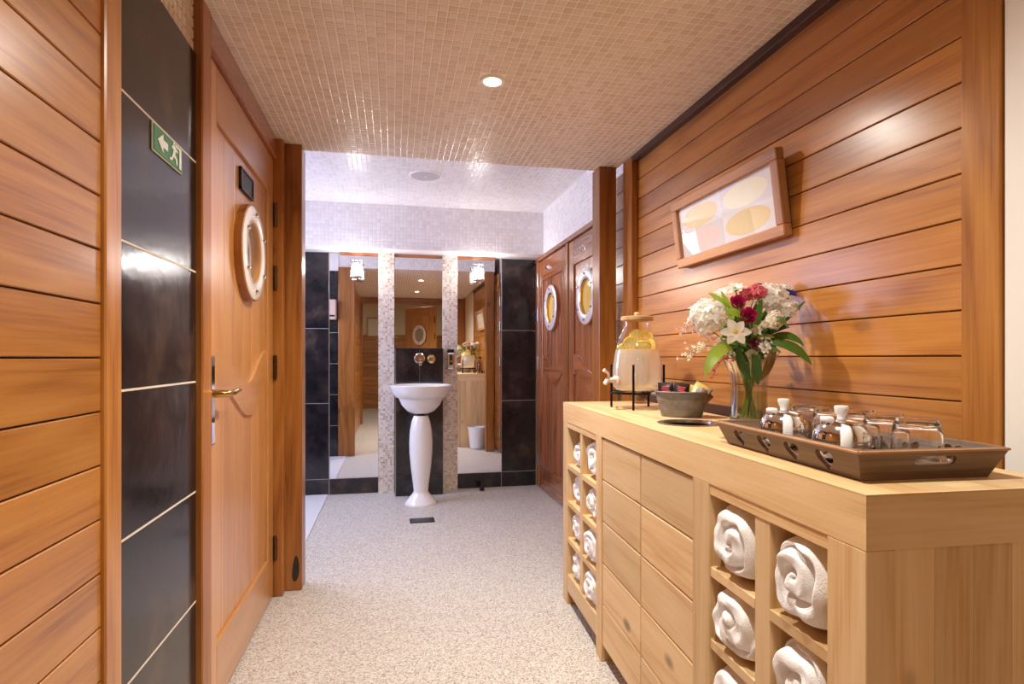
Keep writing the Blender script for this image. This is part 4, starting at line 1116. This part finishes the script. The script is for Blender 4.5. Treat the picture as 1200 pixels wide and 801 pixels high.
def star_mesh(rad, n=6, curl=0.35, width=0.62, layers=1):
    bm = bmesh.new()
    for l_ in range(layers):
        for k in range(n):
            M_ = Matrix.Rotation(2 * PI * k / n + l_ * PI / n + R.uniform(-.1, .1), 4, 'Z') @ Matrix.Rotation(-R.uniform(0.15, 0.4) - 0.25 * l_, 4, 'Y')
            petal_faces(bm, M_, rad * (1 - 0.2 * l_) * R.uniform(0.88, 1.05), rad * width, -curl, 5)
    return done(bm, 'star_bloom', 180)

def cluster_mesh(rad, count, fl):
    """a ball of small four- or five-petalled florets"""
    bm = bmesh.new()
    for i in range(count):
        z_ = 1 - 1.45 * (i + 0.5) / count
        a_ = i * 2.39996
        s_ = math.sqrt(max(0, 1 - z_ * z_))
        nrm = Vector((s_ * math.cos(a_), s_ * math.sin(a_), z_))
        M_ = Matrix.Translation(nrm * rad * R.uniform(0.62, 1.05)) @ orient(nrm + Vector((R.uniform(-.6, .6), R.uniform(-.6, .6), R.uniform(-.3, .3))))
        for k in range(5):
            petal_faces(bm, M_ @ Matrix.Rotation(2 * PI * k / 5 + i, 4, 'Z') @ Matrix.Rotation(-0.35, 4, 'Y'), fl, fl * 0.62, -0.25, 3)
    return done(bm, 'cluster_bloom', 180)

def leaf_mesh(pts, wid, fold=0.15):
    """a lens-shaped leaf following the points, with a keel"""
    bm = bmesh.new(); n = len(pts); rows_ = []
    pts = [Vector(p) for p in pts]
    for i, p in enumerate(pts):
        t = i / (n - 1)
        tan = (pts[min(i + 1, n - 1)] - pts[max(i - 1, 0)]).normalized()
        side = tan.cross(V3((-0.5, -0.8, 0.35))).normalized()
        up = side.cross(tan).normalized()
        wd = wid * (math.sin(PI * (0.06 + 0.93 * t)) ** 0.8) / 2
        rows_.append([bm.verts.new(p + side * wd * s_ + up * abs(s_) * wd * fold) for s_ in (-1, -0.5, 0, 0.5, 1)])
    for a, b2 in zip(rows_, rows_[1:]):
        for k in range(4): bm.faces.new((a[k], a[k + 1], b2[k + 1], b2[k]))
    return done(bm, 'leaf', 180)

def bez(a, b, c, n=9):
    a, b, c = Vector(a), Vector(b), Vector(c)
    return [a * (1 - t) ** 2 + b * 2 * t * (1 - t) + c * t * t for t in [i / (n - 1) for i in range(n)]]

neck = V3((VXp, VYp, CT + 0.17))
foot0 = V3((VXp, VYp, CT + 0.02))
sk_ = [0]
def flower(name, label, cat, at, mesh, mat, extra=None, facing=None, leaves=2, grp=None, leafmat=None):
    f = empty(name, foot0); tag(f, label, cat, grp)
    sk_[0] += 1
    a_ = sk_[0] * 2.4
    base = V3((0.026 * math.cos(a_), 0.026 * math.sin(a_), 0.002))
    nk = V3((0.028 * math.cos(a_ + 2.6), 0.028 * math.sin(a_ + 2.6), 0.15)) 
    tip = Vector(at) - foot0
    p = bez(base, nk * 0.6 + base * 0.4, nk, 6) + bez(nk, nk + (nk - base) * 0.35 + V3((0, 0, 0.02)), tip, 7)[1:]
    tube('stem', p, 0.0024, STEM, f, 6)
    fd = Vector(facing) if facing else (tip - V3((0, 0, 0.12))).normalized() + vd * 0.6
    o = link('bloom', mesh, mat, f, tip); o.rotation_euler = orient(fd).to_euler()
    if extra:
        e_ = link('heart', extra[0], extra[1], f, tip); e_.rotation_euler = o.rotation_euler
    for k in range(leaves):
        q = p[6 + (k * 2) % 5]; dr_ = (tip - nk).normalized()
        sd3 = V3((R.uniform(-1, 1), R.uniform(-1, 1), R.uniform(-0.2, 0.5))).normalized()
        l_ = R.uniform(0.04, 0.07)
        link('leaf', leaf_mesh(bez(q, q + (dr_ + sd3) * l_ * 0.5, q + sd3 * l_ + dr_ * l_ * 0.5 - V3((0, 0, 0.01)), 7), R.uniform(0.014, 0.024)), leafmat or R.choice([LEAF, LEAF_D, LEAF_L]), f)
    return f
WB = 1.66
GR = 'cut flowers in the vase'
flower('white_hydrangea', 'large round white flower head at the left of the bouquet', 'flower', px(830, 371, WB - 0.02), cluster_mesh(0.050, 110, 0.019), PW, grp=GR, leaves=3)
flower('white_stock', 'white flower cluster at the upper right of the bouquet', 'flower', px(904, 350, WB + 0.04), cluster_mesh(0.041, 80, 0.017), PW, grp=GR)
flower('white_stock', 'small white flower cluster at the far right of the bouquet', 'flower', px(924, 362, WB + 0.0), cluster_mesh(0.024, 26, 0.013), PW, grp=GR)
flower('white_stock', 'small white cluster above the blue flower', 'flower', px(918, 341, WB + 0.08), cluster_mesh(0.022, 22, 0.013), PW, grp=GR)
flower('rose', 'magenta rose at the upper middle of the bouquet', 'flower', px(864, 354, WB - 0.01), rose_mesh(0.021), PMAG, grp=GR, facing=(-0.4, -0.9, 0.4))
flower('rose', 'magenta rose at the centre of the bouquet, facing out', 'flower', px(876, 370, WB - 0.05), rose_mesh(0.024), PMAG, grp=GR, facing=(-0.45, -0.9, 0.25))
flower('rose', 'dusky rose low in the bouquet above the vase rim', 'flower', px(884, 402, WB - 0.02), rose_mesh(0.016), plain('petal_dusky', (150, 70, 80), 0.6), grp=GR, facing=(-0.5, -0.8, 0))
flower('carnation', 'pink carnation next to the upper magenta rose', 'flower', px(875, 346, WB + 0.04), cluster_mesh(0.018, 24, 0.012), PPINK, grp=GR)
flower('carnation', 'pink carnation at the top of the bouquet', 'flower', px(888, 343, WB + 0.03), cluster_mesh(0.022, 28, 0.013), PPINK, grp=GR)
flower('alstroemeria', 'open white lily-like flower low at the front of the bouquet', 'flower', px(862, 389, WB - 0.06), star_mesh(0.040, 6, 0.25, 0.66), PCREAM, extra=(cluster_mesh(0.006, 8, 0.006), PYEL), facing=(-0.45, -0.9, 0.15), grp=GR)
flower('alstroemeria', 'tall white lily-like flower at the top of the bouquet', 'flower', px(862, 339, WB + 0.05), star_mesh(0.034, 6, 0.1, 0.5, 2), PW, extra=(cluster_mesh(0.006, 8, 0.006), LEAF_L), grp=GR)
flower('alstroemeria', 'white lily-like flower at the upper left beside the large white head', 'flower', px(847, 344, WB + 0.06), star_mesh(0.028, 6, 0.1, 0.5, 2), PW, grp=GR)
flower('alstroemeria', 'small white lily-like flower right of the magenta rose', 'flower', px(887, 386, WB - 0.03), star_mesh(0.018, 6, 0.2, 0.6), PCREAM, grp=GR, facing=(-0.5, -0.9, 0))
flower('daisy_bud', 'small round white bud under the large white head', 'flower', px(842, 397, WB - 0.03), cluster_mesh(0.008, 12, 0.006), PW, grp=GR, leaves=1)
flower('daisy_bud', 'small cream bud right of the centre', 'flower', px(896, 380, WB - 0.04), cluster_mesh(0.010, 14, 0.007), PCREAM, grp=GR, leaves=1)
flower('white_stock', 'cream flower cluster right of the centre, between rose and right leaves', 'flower', px(908, 376, WB - 0.02), cluster_mesh(0.022, 34, 0.013), PCREAM, grp=GR, leaves=4)
flower('iris', 'deep blue flower at the right of the bouquet', 'flower', px(926, 345, WB + 0.03), star_mesh(0.026, 5, 0.0, 0.5, 2), PBLUE, grp=GR)
flower('iris', 'blue bud behind the pink carnations', 'flower', px(889, 334, WB + 0.09), star_mesh(0.014, 5, 0.0, 0.5, 2), PBLUE, grp=GR, leaves=1)
def spray(label, tip, mid, count, col, size, leaves=1):
    f = empty('flower_spray', foot0); tag(f, label, 'flower', GR)
    nk = V3((-0.02, -0.02, 0.15)); tp_ = Vector(tip) - foot0; md_ = Vector(mid) - foot0
    p = bez(V3((0, 0, 0.002)), nk * 0.5, nk, 5) + bez(nk, md_, tp_, 14)[1:]
    tube('stem', p, [0.0022] * 5 + [0.0022 - 0.00012 * i for i in range(13)], STEM, f, 6)
    bm = bmesh.new()
    for i in range(count):
        q = p[min(len(p) - 1, 8 + int(R.random() * (len(p) - 8)))]
        off = V3((R.gauss(0, 1), R.gauss(0, 1), R.gauss(0, 1))) * size
        M_ = Matrix.Translation(q + off) @ orient(off + V3((0, 0, 0.001)))
        for k in range(4): petal_faces(bm, M_ @ Matrix.Rotation(PI / 2 * k, 4, 'Z') @ Matrix.Rotation(-0.6, 4, 'Y'), 0.0085, 0.006, 0.1, 2)
        tube_bm(bm, [q, q + off * 0.5, q + off], 0.0006, 4)
    link('florets', done(bm, 'florets', 180), col, f)
spray('pale pink feathery spray arching out to the left', px(804, 384, WB - 0.02), px(830, 368, WB), 60, PLIL, 0.017)
spray('pale spray drooping at the far left of the bouquet', px(802, 420, WB - 0.03), px(826, 385, WB - 0.03), 46, PCREAM, 0.007)
spray('thin spray with pink tips hanging over the zinc tub', px(836, 441, WB - 0.02), px(846, 402, WB - 0.03), 14, PPINK, 0.004)
spray('white spike of florets hanging at the right of the centre', px(895, 412, WB - 0.05), px(900, 385, WB - 0.04), 40, PW, 0.008)
def leaf_sprig(label, specs, mat):
    f = empty('leaf_sprig', foot0); tag(f, label, 'leaf', 'greenery in the vase')
    a_ = R.uniform(0, 6)
    tube('stem', bez(V3((0.02 * math.cos(a_), 0.02 * math.sin(a_), 0.002)), V3((0, 0, 0.1)), V3((-0.02 * math.cos(a_), -0.02 * math.sin(a_), 0.20)), 8), 0.002, STEM, f, 6)
    for a, b2, c_, w_ in specs:
        link('leaf', leaf_mesh([p - foot0 for p in bez(a, b2, c_, 11)], w_), mat, f)
leaf_sprig('long light green leaf hanging left over the vase rim', [(px(858, 408, WB - 0.02), px(838, 402, WB - 0.08), px(826, 441, WB - 0.08), 0.038)], LEAF_L)
leaf_sprig('long dark leaves arching right over the vase rim', [(px(900, 402, WB), px(930, 398, WB - 0.02), px(951, 427, WB - 0.02), 0.030), (px(898, 398, WB + .02), px(925, 385, WB), px(942, 405, WB), 0.024)], LEAF)
leaf_sprig('bright green leaves at the upper left of the bouquet', [(px(856, 378, WB), px(850, 352, WB - 0.03), px(830, 343, WB - 0.03), 0.022), (px(860, 374, WB), px(854, 358, WB - 0.04), px(845, 341, WB - 0.03), 0.018), (px(876, 375, WB - 0.03), px(862, 362, WB - 0.06), px(847, 366, WB - 0.06), 0.024)], LEAF_L)
leaf_sprig('green leaves pointing right beyond the small white cluster', [(px(905, 385, WB), px(925, 372, WB), px(944, 352, WB + 0.02), 0.016), (px(900, 382, WB - 0.02), px(912, 366, WB - 0.05), px(922, 380, WB - 0.05), 0.018)], LEAF)
leaf_sprig('broad leaves pressed inside the mouth of the vase', [(px(880, 445, WB + 0.0), px(864, 425, WB - 0.02), px(866, 402, WB - 0.02), 0.026), (px(888, 450, WB), px(888, 428, WB - 0.03), px(884, 408, WB - 0.02), 0.026), (px(892, 445, WB + 0.05), px(905, 425, WB + 0.04), px(908, 402, WB + 0.02), 0.024)], LEAF_D)
fill = []
for i in range(74):
    a_ = R.uniform(0, 2 * PI); rr = R.uniform(0.02, 0.10)
    q = neck + V3((rr * 0.4 * math.cos(a_), rr * 0.4 * math.sin(a_), R.uniform(0.02, 0.10)))
    e_ = neck + V3((rr * math.cos(a_) * 1.15, rr * math.sin(a_) * 1.15, R.uniform(0.07, 0.23) - rr * 0.5))
    if e_.x > XR - 0.02: e_.x = XR - 0.02
    fill.append((q, (q + e_) / 2 + V3((0, 0, 0.02)), e_, R.uniform(0.016, 0.030)))
leaf_sprig('dark green filler leaves at the heart of the bouquet', fill[:46], LEAF_D)
leaf_sprig('mid green filler leaves between the blooms', fill[46:], LEAF)

# ================================================================== PICTURE ON THE RIGHT WALL
pf = empty('framed_picture', (XR - 0.004, 1.86, 1.476)); tag(pf, 'wood framed picture of four pale ovals leaning from the plank wall', 'picture')
pf.rotation_euler = (0, -math.radians(7.2), 0)
FWd, FH, FT = 0.668, 0.270, 0.030
hw = FWd / 2; bw = 0.036
WFY, WFZ = wood('frame', 'Y'), wood('frame', 'Z')
box('frame_rail', -FT, 0, -hw, hw, 0, bw, WFY, pf, 0.003); box('frame_rail', -FT, 0, -hw, hw, FH - bw, FH, WFY, pf, 0.003)
box('frame_stile', -FT, 0, -hw, -hw + bw, bw, FH - bw, WFZ, pf, 0.003); box('frame_stile', -FT, 0, hw - bw, hw, bw, FH - bw, WFZ, pf, 0.003)
pr_ = box('print', -0.014, -0.008, -hw + bw, hw - bw, bw, FH - bw, plain('print_paper', (244, 238, 240), 0.5), pf, 0)
MPp = Matrix(((0, 0, -1, -0.0145), (1, 0, 0, 0), (0, 1, 0, 0), (0, 0, 0, 1)))
iw, ih = (hw - bw), (FH - 2 * bw)
for a_, b_, c_ in ((iw * 0.5, 0.72, (248, 226, 180)), (-iw * 0.46, 0.74, (250, 244, 214)), (iw * 0.48, 0.26, (244, 216, 204)), (-iw * 0.46, 0.27, (246, 220, 160))):
    plate('oval', circle(a_, bw + ih * b_, iw * 0.42, 36, ih * 0.215), [], 0.0006, MPp, plain('oval_%d_%d_%d' % c_, c_, 0.5), pf)
for a_, b_, c_ in ((1, 0, (232, 222, 222)), (0, 1, (236, 228, 232))):
    box('print_field', -0.0143, -0.0138, min(0, iw * (1 if a_ else -1)), max(0, iw * (1 if a_ else -1)), bw + ih * (0.0 if a_ else 0.5), bw + ih * (0.5 if a_ else 1.0), plain('field_%d' % c_[2], c_, 0.5), pf, 0)
box('glazing', -0.0185, -0.0165, -hw + bw, hw - bw, bw, FH - bw, thin_glass('picture_glass', (255, 255, 255), 0.03, 0.25), pf, 0)

# ---- waste bin beyond the counter (seen in the right mirror)
wbk = empty('waste_bin', (1.00, 2.66, 0)); tag(wbk, 'white plastic waste bin at the far end of the counter, seen in the right mirror', 'bin')
lathe('bucket', [(0, 0.004), (0.085, 0.004), (0.088, 0.01), (0.112, 0.26), (0.109, 0.26), (0.084, 0.012), (0, 0.010)], WHITE_PLASTIC, wbk, n=36)
lathe('rim', [(0.111, 0.252), (0.117, 0.254), (0.117, 0.262), (0.109, 0.264)], WHITE_PLASTIC, wbk, n=36)
